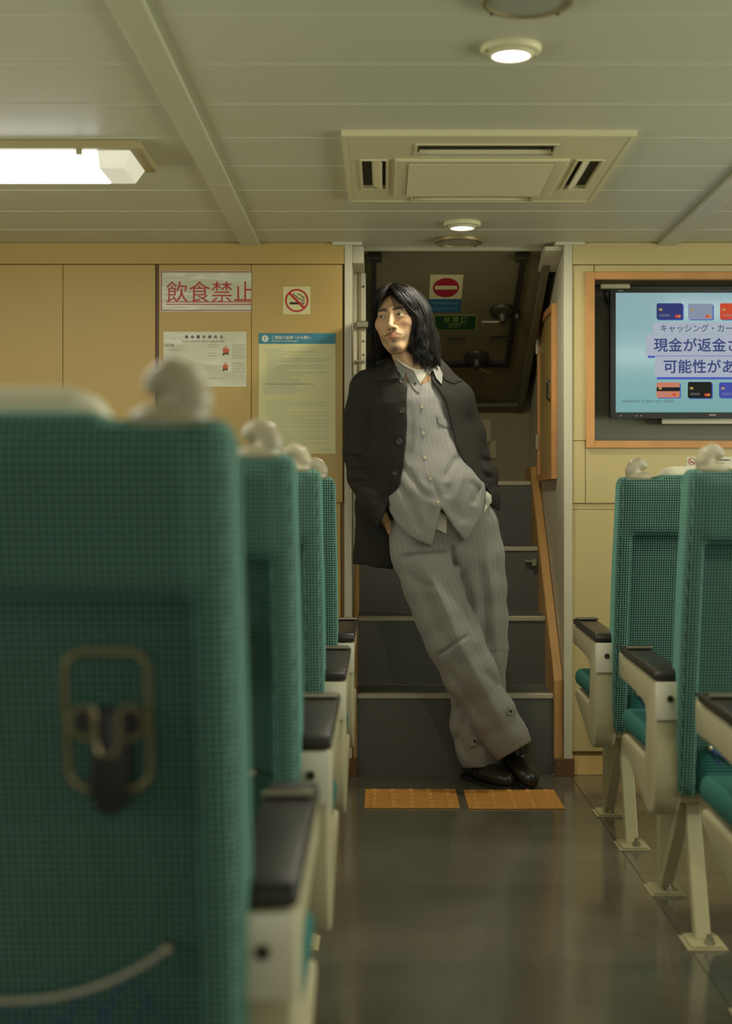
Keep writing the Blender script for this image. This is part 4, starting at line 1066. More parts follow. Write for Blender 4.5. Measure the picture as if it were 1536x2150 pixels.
def chain(g, pts, k=0.03, sy=1.0, grow=0.0, base=None):
    """smooth chain of tapered capsules; pts = (px, py, dy, half width px)"""
    f = base
    for a, b in zip(pts[:-1], pts[1:]):
        c = cone(g, W(*a[:3]), W(*b[:3]), R_(a[3]) + grow, R_(b[3]) + grow, sy)
        f = c if f is None else smin(f, c, k)
    return f
def pix(g):
    return tuple(np.ascontiguousarray(np.broadcast_to(q, g.n), np.float32) for q in (CX + F * g.x / g.y, CY + F * (H - g.z) / g.y))
def seg_dist(u, w, a, b):
    ex, ey = b[0] - a[0], b[1] - a[1]
    t = np.clip(((u - a[0]) * ex + (w - a[1]) * ey) / (ex * ex + ey * ey), 0, 1)
    return np.sqrt((u - a[0] - ex * t) ** 2 + (w - a[1] - ey * t) ** 2), t
def fold(f, u, w, pts, width, amp, sharp=False):
    """amp > 0 presses a crease in, < 0 raises a ridge along a polyline in the photo"""
    d = None
    for a, b in zip(pts[:-1], pts[1:]):
        q, _ = seg_dist(u, w, a, b); d = q if d is None else np.minimum(d, q)
    p = np.maximum(0, 1 - d / width) if sharp else np.exp(-(d / width) ** 2)
    # fade at both ends
    L = sum(math.dist(a, b) for a, b in zip(pts[:-1], pts[1:]))
    _, t = seg_dist(u, w, pts[0], pts[-1])
    p = p * np.clip(np.minimum(t, 1 - t) * 5, 0, 1)
    return f + amp * p
def interp_x(w, pts):
    return np.interp(w, [p[1] for p in pts], [p[0] for p in pts])
def ripple(g, amp, s):
    """soft irregular waviness of cloth"""
    return amp * (np.sin(g.x * s + 3.1 * np.sin(g.z * s * 0.37 + 1.0)) * np.sin(g.z * s * 0.8 + 2.0 * np.sin(g.x * s * 0.5)) * 0.6 + 0.4 * np.sin(g.z * s * 1.7 + g.x * s * 1.1 + 4 * g.y))

def add_float(me, name, vals):
    a = me.attributes.new(name, 'FLOAT', 'POINT'); a.data.foreach_set('value', np.asarray(vals, np.float32))
def pixv(v): return CX + F * v[:, 0] / v[:, 1], CY + F * (H - v[:, 2]) / v[:, 1]

def suiting():
    m = bpy.data.materials.new('grey_pinstripe'); m.use_nodes = True
    nt = m.node_tree; N = nt.nodes; L = nt.links; b = N['Principled BSDF']
    b.inputs['Roughness'].default_value = 0.85; b.inputs['Specular IOR Level'].default_value = 0.2
    b.inputs['Sheen Weight'].default_value = 0.15
    at_ = N.new('ShaderNodeAttribute'); at_.attribute_name = 'su'
    tc = N.new('ShaderNodeTexCoord')
    wob = N.new('ShaderNodeTexNoise'); wob.inputs['Scale'].default_value = 60; L.new(tc.outputs['Object'], wob.inputs['Vector'])
    def stripes(pitch, ph, sharp):
        s_ = math_node(nt, 'COSINE', math_node(nt, 'MULTIPLY_ADD', at_.outputs['Fac'], 2 * math.pi / pitch, ph))
        return math_node(nt, 'POWER', math_node(nt, 'MULTIPLY_ADD', s_, 0.5, 0.5), sharp)
    st_ = math_node(nt, 'MAXIMUM', stripes(0.0155, 0.0, 45), math_node(nt, 'MULTIPLY', stripes(0.0155, 2.2, 60), 0.25))
    n = N.new('ShaderNodeTexNoise'); n.inputs['Scale'].default_value = 900; n.inputs['Detail'].default_value = 2; L.new(tc.outputs['Object'], n.inputs['Vector'])
    st2 = math_node(nt, 'MULTIPLY', st_, math_node(nt, 'MULTIPLY_ADD', wob.outputs['Fac'], 1.3, 0.0))
    mx = N.new('ShaderNodeMix'); mx.data_type = 'RGBA'; mx.inputs[6].default_value = rgb(138, 135, 126); mx.inputs[7].default_value = rgb(168, 164, 150)
    L.new(st2, mx.inputs[0])
    h = N.new('ShaderNodeHueSaturation'); L.new(mx.outputs[2], h.inputs['Color'])
    L.new(math_node(nt, 'MULTIPLY_ADD', n.outputs['Fac'], 0.5, 0.75), h.inputs['Value']); L.new(h.outputs['Color'], b.inputs['Base Color'])
    bp = N.new('ShaderNodeBump'); bp.inputs['Strength'].default_value = 0.25; bp.inputs['Distance'].default_value = 0.001
    L.new(n.outputs['Fac'], bp.inputs['Height']); L.new(bp.outputs['Normal'], b.inputs['Normal'])
    return m
M['suit'] = suiting()
M['jacket'] = mat('black_wool', rgb(42, 39, 31), 0.85, bump=0.4, bscale=700, vary=0.12, vscale=40, spec=0.25)
M['jacket_button'] = mat('horn_button', rgb(50, 46, 36), 0.42)
M['pearl'] = mat('pearl_button', rgb(196, 184, 150), 0.25)
M['tee'] = mat('white_cotton', rgb(214, 208, 188), 0.85)
M['leather'] = mat('black_leather', rgb(32, 29, 22), 0.28, bump=0.1, bscale=300)
M['sole'] = mat('shoe_sole', rgb(24, 21, 16), 0.6)

# ---------------------------------------------------------------- trousers
g = Grid((0.0, 4.58, 0.0), (0.50, 5.06, 0.99), 0.0042)
u, w = pix(g)
legA = [(876, 1098, 0.012, 64), (884, 1160, -0.008, 61), (906, 1230, -0.05, 56), (930, 1290, -0.065, 56), (953, 1345, -0.075, 56), (986, 1415, -0.07, 53), (1030, 1490, -0.06, 45), (1062, 1545, -0.055, 42), (1080, 1578, -0.055, 40)]
legB = [(992, 1105, 0.0, 54), (1000, 1165, 0.01, 55), (1003, 1230, 0.015, 57), (1006, 1300, 0.02, 57), (1007, 1370, 0.035, 57), (1004, 1450, 0.05, 56), (1002, 1520, 0.055, 55), (1010, 1570, 0.05, 50), (1017, 1612, 0.045, 42)]
fA = chain(g, legA, 0.03, 1.12)
fB = chain(g, legB, 0.03, 1.12)
hip = chain(g, [(918, 1020, -0.005, 84), (926, 1065, -0.01, 92), (932, 1110, -0.01, 98)], 0.04, 1.65)
# creases of leg A
PA = [(878, 1160), (905, 1215), (933, 1267), (970, 1362), (1008, 1429), (1052, 1510), (1086, 1572)]
PBc = [(1012, 1120), (1022, 1180), (1036, 1260), (1044, 1370), (1046, 1450)]
fA = fold(fA, u, w, PA, 22, -0.017, True)
fA = fold(fA, u, w, [(868, 1190), (905, 1290), (935, 1360)], 12, 0.010)
fA = fold(fA, u, w, [(915, 1380), (965, 1345), (990, 1330)], 4, 0.009)
fA = fold(fA, u, w, [(970, 1240), (985, 1300), (1000, 1350)], 8, 0.009)
fA = fold(fA, u, w, [(940, 1400), (985, 1470), (1020, 1530)], 13, 0.014)
fA = fold(fA, u, w, [(1000, 1400), (1050, 1440), (1075, 1480)], 9, 0.007)
fA = fold(fA, u, w, [(850, 1200), (880, 1225), (915, 1235)], 9, 0.008)
fB = fold(fB, u, w, PBc, 20, -0.015, True)
fB = fold(fB, u, w, [(1010, 1175), (1018, 1260), (1015, 1360)], 12, 0.011)
fB = fold(fB, u, w, [(965, 1190), (985, 1260), (990, 1310)], 9, 0.009)
fB = fold(fB, u, w, [(975, 1500), (965, 1550), (985, 1600)], 10, 0.011)
fB = fold(fB, u, w, [(955, 1480), (995, 1510)], 9, 0.008)
fB = fold(fB, u, w, [(1000, 1570), (1040, 1560)], 8, 0.006)
fB = np.where((w > 1366) & (u > 1020), fB + 0.004, fB)          # knee panel ends in a step
f = smin(fA, fB, 0.004)
f = smin(f, hip, 0.035)
f = fold(f, u, w, [(836, 1172), (880, 1167), (947, 1160)], 7, 0.015)
f = fold(f, u, w, [(946, 1140), (950, 1165), (956, 1195)], 6, 0.022)
f = fold(f, u, w, [(860, 1150), (905, 1180), (940, 1210)], 9, 0.005)
f = f + ripple(g, 0.0008, 38)
# waist and hems
f = np.maximum(f, (1058 - w) * 0.00162)
hemA = ((u - 1058) * 0.62 + (w - 1590) * 1.05) / 1.22 * 0.00162    # slanted hem of the crossed leg
hemA2 = np.where(fA < fB, hemA, -1.0)
f = np.maximum(f, np.where((w > 1480) & (fA < fB + 0.002), hemA, -1.0))
f = np.maximum(f, np.where(fA >= fB + 0.002, (w - 1613 + (u - 977) * 0.03) * 0.00162, -1.0))
# hollow the hems a little so that they read as cloth
trs, v = net_mesh('trousers', f, g, 2)
uu, ww = pixv(v)
sa = (uu - interp_x(ww, [(p[0], p[1]) for p in legA])); sb = uu - interp_x(ww, [(p[0], p[1]) for p in legB])
onA = np.abs(sa) / 56 < np.abs(sb) / 56
nearer = v[:, 1] < PY - 0.02
onA = np.where(ww > 1330, (uu < interp_x(ww, [(1005, 1330), (1060, 1430), (1100, 1530)])) & (uu > interp_x(ww, [(880, 1330), (945, 1450), (1003, 1500), (1058, 1590)])), uu < interp_x(ww, [(946, 1050), (947, 1160), (965, 1230), (990, 1300), (1005, 1340)]))
add_float(trs, 'su', np.where(onA, sa * 0.88, sb) * 0.00162)
trs.materials.append(M['suit'])
trousers = world_child(link('trousers', trs), man)

# ---------------------------------------------------------------- shirt
g = Grid((-0.10, 4.60, 0.80), (0.42, 5.0, 1.42), 0.0042)
u, w = pix(g)
torso = [(866, 815, 0.02, 70), (870, 855, 0.015, 92), (884, 925, 0.005, 86), (905, 990, -0.01, 84), (918, 1045, -0.03, 100), (922, 1110, -0.035, 108)]
tf = chain(g, torso, 0.06, 1.5)
tf = smin(tf, cone(g, W(775, 815, 0.03), W(955, 835, 0.03), R_(30), R_(30)), 0.05)
f = tf.copy()
f = np.where(u > interp_x(w, [(882, 780), (882, 810), (879, 840), (882, 894), (886, 976), (908, 1037), (927, 1075), (975, 1135)]), f - 0.0024, f)
for pts, wd, am in (([(843, 975), (880, 1025), (913, 1056)], 7, 0.008), ([(831, 1006), (845, 1030), (866, 1055)], 7, 0.007), ([(962, 953), (948, 980), (930, 1010)], 7, 0.008),
                    ([(1002, 1018), (1000, 1040), (992, 1062)], 7, 0.007), ([(940, 1015), (938, 1045)], 8, 0.005), ([(978, 985), (960, 1030), (950, 1060)], 8, -0.004),
                    ([(872, 1000), (905, 1050), (925, 1075)], 8, -0.005), ([(850, 1030), (870, 1080), (885, 1120)], 10, 0.004), ([(950, 1060), (975, 1100)], 9, 0.004), ([(865, 850), (862, 930), (858, 980)], 7, 0.004),
                    ([(930, 840), (940, 880), (955, 930)], 9, 0.005), ([(985, 1010), (1010, 1030)], 6, 0.006), ([(900, 1000), (915, 1030), (925, 1060)], 6, 0.004)):
    f = fold(f, u, w, pts, wd, am * 1.6)
f = f + ripple(g, 0.0015, 48)
outline = [(775, 770), (845, 742), (900, 742), (970, 790), (975, 900), (985, 975), (1003, 1002), (1017, 1013), (1020, 1040), (1011, 1083), (993, 1112), (976, 1137), (950, 1103), (926, 1066), (918, 1098), (906, 1147), (880, 1137), (858, 1125), (832, 1098), (809, 1060), (812, 1035), (798, 1000), (778, 900)]
f = smax(f, poly_sdf(u, w, outline) * 0.00162, 0.003)
# the neck hole of the shirt
f = smax(f, -cone(g, W(862, 735, 0.0), W(876, 790, -0.045), R_(38), R_(26)), 0.006)
sh_, v = net_mesh('shirt', f, g, 2)
uu, ww = pixv(v)
add_float(sh_, 'su', (uu - interp_x(ww, [(868, 780), (868, 860), (884, 930), (902, 1000), (925, 1070), (950, 1140)])) * 0.00162)
sh_.materials.append(M['suit'])
shirt = world_child(link('shirt', sh_), man)

# ---------------------------------------------------------------- jacket
g = Grid((-0.17, 4.62, 0.70), (0.43, 5.02, 1.46), 0.0042)
u, w = pix(g)
f = chain(g, torso[:5], 0.06, 1.38, 0.014)
f = smin(f, chain(g, [(822, 880, 0.02, 52), (818, 960, 0.0, 50), (820, 1010, -0.01, 44)], 0.03, 1.1), 0.03)      # buttoned left front hangs free
f = smin(f, chain(g, [(940, 870, 0.03, 42), (968, 950, 0.03, 40), (985, 1000, 0.04, 34)], 0.03, 1.1), 0.03)
f = smin(f, chain(g, [(830, 960, 0.07, 70), (810, 1060, 0.08, 62), (800, 1200, 0.09, 62)], 0.03, 1.9), 0.03)         # tail behind the hip
f = smin(f, cone(g, W(772, 815, 0.03), W(958, 838, 0.03), R_(37), R_(37)), 0.05)
f = smin(f, cone(g, W(835, 775, 0.045), W(905, 778, 0.045), R_(26), R_(26)), 0.04)                                     # collar stand behind the neck
f = smax(f, -cone(g, W(858, 730, 0.0), W(874, 800, -0.05), R_(43), R_(34)), 0.01)
left = [(715, 760), (800, 748), (832, 752), (858, 792), (853, 830), (854, 900), (849, 960), (843, 1000), (832, 1030), (819, 1047), (826, 1110), (825, 1196), (790, 1192), (752, 1181), (737, 1168), (750, 1110), (765, 1060), (715, 960)]
right = [(893, 760), (930, 760), (1000, 800), (1040, 900), (1060, 1000), (1060, 1080), (1030, 1040), (1002, 1002), (972, 968), (960, 946), (947, 894), (937, 852), (923, 822), (905, 800)]
vis = np.minimum(poly_sdf(u, w, left), poly_sdf(u, w, right)) * 0.00162
back = np.maximum(np.maximum(PY + 0.035 - g.y, (w - 1185) * 0.00162), (u - 1010) * 0.00162)
f = smax(f, np.minimum(vis, back), 0.003)
def arm(pts, folds, cut):
    a = chain(g, pts, 0.02, 1.05)
    for p, wd, am in folds: a = fold(a, u, w, p, wd, am)
    (x0, y0), (x1, y1) = cut      # remove everything beyond the cuff line
    nx, ny = (y0 - y1), (x1 - x0); l = math.hypot(nx, ny)
    hp = ((u - x0) * nx + (w - y0) * ny) / l * 0.00162
    return smax(a, hp, 0.004)
sl = arm([(770, 815, 0.025, 37), (758, 880, 0.03, 36), (757, 950, 0.04, 36), (765, 1000, 0.02, 35), (786, 1048, -0.025, 33), (815, 1090, -0.045, 33)],
         [([(724, 956), (760, 962), (792, 985)], 6, 0.013), ([(726, 988), (765, 988), (797, 1003)], 6, 0.012), ([(735, 1012), (770, 1013), (804, 1022)], 6, 0.010), ([(772, 825), (776, 900), (784, 985)], 5, 0.013),
          ([(740, 930), (765, 940)], 6, 0.004), ([(780, 1050), (810, 1045)], 6, 0.005), ([(738, 830), (735, 900)], 8, -0.003)], ((796, 1106), (822, 1036)))
sr = arm([(958, 842, 0.03, 37), (983, 915, 0.045, 35), (994, 965, 0.05, 33), (1010, 1000, 0.025, 33), (1024, 1045, 0.0, 23), (1034, 1080, -0.01, 18)],
         [([(1000, 963), (1020, 966), (1036, 980)], 5, 0.012), ([(990, 985), (1012, 995), (1036, 1005)], 5, 0.011), ([(985, 860), (990, 920), (1000, 960)], 6, 0.004), ([(1010, 1010), (1035, 1030)], 5, 0.004),
          ([(953, 870), (972, 925), (1000, 990)], 4, 0.010)], ((1012, 1052), (1050, 1074)))
# the right cuff line is drawn left to right, so keep the side above it
f = smin(f, sl, 0.010); f = smin(f, sr, 0.010)
for pts, wd, am in (([(790, 800), (800, 880), (806, 960)], 9, 0.004), ([(835, 840), (830, 920), (825, 1000)], 9, -0.003), ([(800, 1000), (820, 1030)], 6, 0.005), ([(770, 1090), (790, 1180)], 8, 0.004)):
    f = fold(f, u, w, pts, wd, am)
f = f + ripple(g, 0.0013, 45)
jk, v = net_mesh('jacket', f, g, 2)
jk.materials.append(M['jacket'])
jacket = world_child(link('jacket', jk), man)

# ---------------------------------------------------------------- shoes
def shoe(toe, heel, top, lift_heel):
    """toe and heel in world coordinates on the sole"""
    t, h_ = Vector(toe), Vector(heel); fw_ = (t - h_).normalized(); L = (t - h_).length
    up0 = Vector((0, 0, 1)); sd = fw_.cross(up0).normalized(); up = sd.cross(fw_)
    g = Grid((-0.06, -0.03, -0.02), (0.06, L + 0.04, 0.15), 0.003)
    k = 0.02
    f = ell(g, (0, L - 0.085, 0.034), (0.045, 0.095, 0.036))                 # forefoot
    f = smin(f, ell(g, (0, L - 0.035, 0.026), (0.036, 0.05, 0.027)), k)      # rounded toe
    f = smin(f, ell(g, (0, 0.055, 0.045), (0.034, 0.06, 0.05)), 0.03)        # heel
    f = smin(f, cone(g, (0, L - 0.13, 0.045), (0, 0.07, 0.085), 0.036, 0.036), 0.03)
    f = smin(f, cone(g, (0, 0.07, 0.085), (0, 0.055, 0.13), 0.036, 0.036), 0.03)
    f = np.maximum(f, 0.008 - g.z)
    # welt groove and toe-cap seam
    f = f + 0.0025 * np.exp(-((g.z - 0.016) / 0.003) ** 2)
    me, v = net_mesh('shoe', f, g, 1)
    mtx = Matrix(((sd.x, fw_.x, up.x, h_.x), (sd.y, fw_.y, up.y, h_.y), (sd.z, fw_.z, up.z, h_.z), (0, 0, 0, 1)))
    me.transform(mtx); me.materials.append(M['leather'])
    s_ = world_child(link('shoe', me), man)
    g = Grid((-0.06, -0.03, -0.02), (0.06, L + 0.04, 0.05), 0.003)
    f2 = np.minimum(ell(g, (0, L - 0.075, 0.0), (0.047, 0.088, 0.2)), np.minimum(ell(g, (0, 0.05, 0.0), (0.037, 0.062, 0.2)), cone(g, (0, 0.05, 0), (0, L - 0.08, 0), 0.034, 0.04)))
    f2 = np.maximum(f2, np.abs(g.z - 0.006) - 0.006)
    me, _ = net_mesh('sole', f2, g, 1); me.transform(mtx); me.materials.append(M['sole'])
    world_child(link('sole', me), s_)
    return s_
shoe((0.414, 4.742, 0.0), (0.285, 4.975, 0.0), 0, 0)
shoe((0.488, 4.752, 0.002), (0.420, 4.935, 0.085), 0, 0)

# ---------------------------------------------------------------- head
HX = Vector(at(835, 671, 4.80))
HR = Matrix.Rotation(math.radians(6), 4, 'Y').inverted() @ Matrix.Rotation(math.radians(-16), 4, 'Z') @ Matrix.Rotation(math.radians(-3), 4, 'X')
HM = Matrix.Translation(HX) @ HR
g = Grid((-0.10, -0.135, -0.27), (0.13, 0.125, 0.115), 0.0019)
ax2 = np.abs(g.x)
gs = Grid.__new__(Grid); gs.x, gs.y, gs.z, gs.n = ax2, g.y, g.z, g.n     # mirrored half
f = ell(g, (0, 0.012, 0.026), (0.074, 0.092, 0.078))
f = smin(f, ell(g, (0, -0.030, -0.022), (0.060, 0.058, 0.080)), 0.03)
f = smin(f, cone(gs, (0.047, 0.0, -0.060), (0.012, -0.062, -0.103), 0.016, 0.017), 0.03)
f = smin(f, ell(g, (0, -0.067, -0.104), (0.020, 0.018, 0.018)), 0.018)
f = smin(f, ell(gs, (0.043, -0.056, -0.022), (0.021, 0.022, 0.020)), 0.02)
f = smin(f, ell(gs, (0.027, -0.049, -0.054), (0.021, 0.022, 0.024)), 0.02)
f = smin(f, cone(gs, (0.0, -0.083, 0.019), (0.036, -0.073, 0.021), 0.0085, 0.009), 0.016)
f = smax(f, -ell(gs, (0.029, -0.0985, 0.002), (0.019, 0.0140, 0.0105)), 0.018)
f = smin(f, cone(g, (0, -0.083, 0.010), (0, -0.105, -0.034), 0.0065, 0.0088), 0.010)
f = smin(f, ell(g, (0, -0.106, -0.038), (0.0098, 0.0098, 0.0085)), 0.007)
f = smin(f, ell(gs, (0.0125, -0.095, -0.0415), (0.0068, 0.009, 0.0065)), 0.006)
f = smax(f, -ell(gs, (0.0062, -0.102, -0.0490), (0.0038, 0.0055, 0.0045)), 0.003)
# mouth
f = smin(f, ell(g, (0, -0.076, -0.066), (0.026, 0.018, 0.020)), 0.018)
f = smin(f, cone(gs, (0.0, -0.0935, -0.0640), (0.020, -0.0835, -0.0672), 0.0050, 0.0026), 0.006)
f = smin(f, cone(gs, (0.0, -0.0915, -0.0738), (0.016, -0.0845, -0.0705), 0.0060, 0.0032), 0.006)
f = smax(f, -cone(gs, (0.0, -0.1005, -0.0684), (0.022, -0.0885, -0.0687), 0.0016, 0.0012), 0.003)
f = smax(f, -ell(g, (0, -0.102, -0.087), (0.018, 0.008, 0.006)), 0.014)
# lids over the eyeball, opened by an almond slit
f = smin(f, ell(gs, (0.031, -0.0765, 0.000), (0.0150, 0.0138, 0.0128)), 0.005)
slit = np.maximum(np.sqrt((g.z + 0.0196) ** 2 + (ax2 - 0.031) ** 2) - 0.0238, np.sqrt((g.z - 0.0237) ** 2 + (ax2 - 0.031) ** 2) - 0.0271)
slit = np.maximum(slit + 0.0 * g.y, g.y + 0.076)
f = smax(f, -slit, 0.0012)
# neck down into the collar
f = smin(f, cone(g, (0.006, 0.012, -0.085), (0.045, 0.030, -0.215), 0.048, 0.055), 0.025)
f = smin(f, cone(g, (0.020, -0.030, -0.14), (0.026, -0.026, -0.155), 0.010, 0.008), 0.02)
f = np.maximum(f, -0.255 - g.z)
hd, v = net_mesh('body', f, g, 2)
x_, y_, z_ = v[:, 0], v[:, 1], v[:, 2]; a_ = np.abs(x_)
front = y_ < -0.03
def soft(d, e): return np.clip(0.5 - d / e, 0, 1)
lips = soft(np.minimum(np.hypot((a_) / 3.8, z_ + 0.0640) - 0.0056, np.hypot(a_ / 2.6, z_ + 0.0735) - 0.0062), 0.0025) * (y_ < -0.078)
brow_z = 0.0200 + 0.003 * np.sin((a_ - 0.012) / 0.034 * 2.6)
brow = soft(np.abs(z_ - brow_z) - np.interp(a_, [0.008, 0.014, 0.036, 0.050], [0.002, 0.0056, 0.0050, 0.0012]), 0.003) * ((a_ > 0.009) & (a_ < 0.050) & front)
must = soft(np.abs(z_ + 0.0545 + 0.40 * a_) - 0.0032, 0.0035) * (a_ < 0.029) * (y_ < -0.07) * np.interp(a_, [0, 0.004, 0.008, 0.03], [0.30, 0.5, 0.80, 0.9]) * 0.9
goat = soft(np.hypot(x_ / 1.6, z_ + 0.0855) - 0.0055, 0.006) * front * 0.7
chin = soft(np.hypot(a_ / 1.5, (z_ + 0.112)) - 0.0125, 0.016) * np.clip((-y_ - 0.03) / 0.02, 0, 1) * 0.75
stub = soft(np.abs(z_ + 0.060 + 0.75 * np.clip(0.055 - a_, 0, 0.05)) - 0.012, 0.02) * np.clip((a_ - 0.004) / 0.016, 0, 1) * np.clip((-z_ - 0.05) / 0.012, 0, 1) * 0.36
lid = soft(np.abs(np.hypot(z_ + 0.0196, a_ - 0.031) - 0.0240) - 0.0011, 0.0014) * (z_ > -0.001) * (np.abs(a_ - 0.031) < 0.0145) * (y_ < -0.07) * 0.75
hair_c = np.array(rgb(36, 28, 20)[:3]); skin_c = np.array(rgb(190, 152, 110)[:3]); lip_c = np.array(rgb(168, 104, 80)[:3]); warm = np.array(rgb(196, 134, 94)[:3])
col = np.tile(skin_c, (len(v), 1))
def lay(c, m_): 
    global col
    col = col * (1 - m_[:, None]) + c * m_[:, None]
lay(warm, soft(np.hypot(a_ - 0.042, z_ + 0.03) - 0.012, 0.03) * 0.5 * front)
lay(lip_c, lips * 0.85)
nostril_shade = soft(np.hypot(a_ - 0.0062, (z_ + 0.0485) * 1.4) - 0.0042, 0.003) * (y_ < -0.088) * 0.8  # nostril shade painted into the skin with the hair colour
for m_ in (brow * 0.92, must, goat, chin, stub, lid, nostril_shade): lay(hair_c, np.clip(m_, 0, 1))
ca = hd.color_attributes.new('skin_colour', 'FLOAT_COLOR', 'POINT')
ca.data.foreach_set('color', np.concatenate([col, np.ones((len(v), 1))], 1).astype(np.float32).ravel())
hd.transform(HM)
sm = mat('skin', (1, 1, 1, 1), 0.5, bump=0.06, bscale=700, spec=0.4)
an = sm.node_tree.nodes.new('ShaderNodeAttribute'); an.attribute_name = 'skin_colour'
sm.node_tree.links.new(an.outputs['Color'], sm.node_tree.nodes['Principled BSDF'].inputs['Base Color'])
sm.node_tree.nodes['Principled BSDF'].inputs['Subsurface Weight'].default_value = 0.08
sm.node_tree.nodes['Principled BSDF'].inputs['Subsurface Radius'].default_value = (0.01, 0.004, 0.002)
hd.materials.append(sm)
body = world_child(link('body', hd), man)

# eyes, looking past the camera towards the posters
def eye_mat():
    m = mat('eye', (1, 1, 1, 1), 0.12)
    nt = m.node_tree; N = nt.nodes; L = nt.links
    tc = N.new('ShaderNodeTexCoord'); sp = N.new('ShaderNodeSeparateXYZ'); L.new(tc.outputs['Object'], sp.inputs[0])
    r = math_node(nt, 'SQRT', math_node(nt, 'ADD', math_node(nt, 'POWER', sp.outputs[0], 2.0), math_node(nt, 'POWER', sp.outputs[2], 2.0)))
    back_ = math_node(nt, 'MULTIPLY', math_node(nt, 'GREATER_THAN', sp.outputs[1], 0.0), 1.0)
    cr = N.new('ShaderNodeValToRGB'); e = cr.color_ramp.elements
    e[0].position = 0.0; e[0].color = rgb(10, 8, 6); e[1].position = 0.19; e[1].color = rgb(14, 10, 8)
    for p, c in ((0.23, rgb(70, 50, 32)), (0.43, rgb(52, 38, 26)), (0.48, rgb(200, 192, 172)), (1.0, rgb(196, 182, 160))):
        q = e.new(p); q.color = c
    L.new(math_node(nt, 'ADD', math_node(nt, 'MULTIPLY', r, 1 / 0.0125), back_), cr.inputs['Fac'])
    L.new(cr.outputs['Color'], N['Principled BSDF'].inputs['Base Color'])
    return m
M['eye'] = eye_mat()
eyeme = MB().lathe([(0.0123 * math.sin(math.pi * i / 14), 0.0123 * -math.cos(math.pi * i / 14)) for i in range(1, 14)], (0, 0, 0), 'y', 24).mesh('eyeball', smooth=True)
eyeme.materials.append(M['eye'])
for s_ in (-1, 1):
    e_ = link('eyeball', eyeme); e_.parent = man; e_.matrix_parent_inverse = man.matrix_basis.inverted()
    e_.matrix_basis = HM @ Matrix.Translation((0.031 * s_, -0.0762, 0.0)) @ Matrix.Rotation(math.radians(-14), 4, 'Z') @ Matrix.Rotation(math.radians(-4), 4, 'X')

# ---------------------------------------------------------------- hair
M['hair'] = mat('dark_hair', rgb(28, 24, 17), 0.5, spec=0.3)
g = Grid((-0.15, -0.125, -0.20), (0.17, 0.16, 0.14), 0.0032)
f = ell(g, (0, 0.022, 0.030), (0.083, 0.099, 0.086))
f = smin(f, ell(g, (0, 0.0, 0.030), (0.076, 0.100, 0.080)), 0.02)
face_open = [(0.0, 0.077), (0.023, 0.046), (0.055, 0.020), (0.070, 0.0), (0.062, -0.05), (0.05, -0.3), (-0.07, -0.3), (-0.064, -0.02), (-0.053, 0.030), (-0.036, 0.054)]
fo = poly_sdf(np.ascontiguousarray(np.broadcast_to(g.x, g.n)), np.ascontiguousarray(np.broadcast_to(g.z, g.n)), face_open)
f = smax(f, -np.maximum(fo, g.y + 0.020), 0.006)
f = smin(f, ell(g, (0.008, 0.060, -0.055), (0.085, 0.048, 0.110)), 0.03)
for P_ in ([(0.080, -0.030, 0.010, 0.014), (0.084, -0.022, -0.050, 0.018), (0.082, -0.012, -0.100, 0.020), (0.092, 0.005, -0.145, 0.020)], [(0.094, 0.015, 0.0, 0.014), (0.104, 0.020, -0.080, 0.016), (0.112, 0.020, -0.145, 0.016)],
           [(-0.078, 0.000, 0.0, 0.012), (-0.082, 0.015, -0.085, 0.016), (-0.088, 0.02, -0.11, 0.014)]):
    for a, b in zip(P_[:-1], P_[1:]): f = smin(f, cone(g, a[:3], b[:3], a[3], b[3]), 0.02)
f = f + 0.0022 * np.sin(np.arctan2(g.x, g.y + 0.02) * 46) * (g.z < 0.10)
hc, _ = net_mesh('hair', f, g, 2)
rnd = random.Random(21)
down = HR.to_3x3().inverted() @ Vector((0, 0, -1))
sm_ = MB()
def catmull(P, n):
    out = []
    P = [P[0] * 2 - P[1]] + P + [P[-1] * 2 - P[-2]]
    for i in range(1, len(P) - 2):
        for k in range(n):
            t = k / n; a, b, c, d = P[i - 1], P[i], P[i + 1], P[i + 2]
            out.append(0.5 * ((2 * b) + (c - a) * t + (2 * a - 5 * b + 4 * c - d) * t * t + (3 * b - a - 3 * c + d) * t ** 3))
    out.append(P[-2]); return out
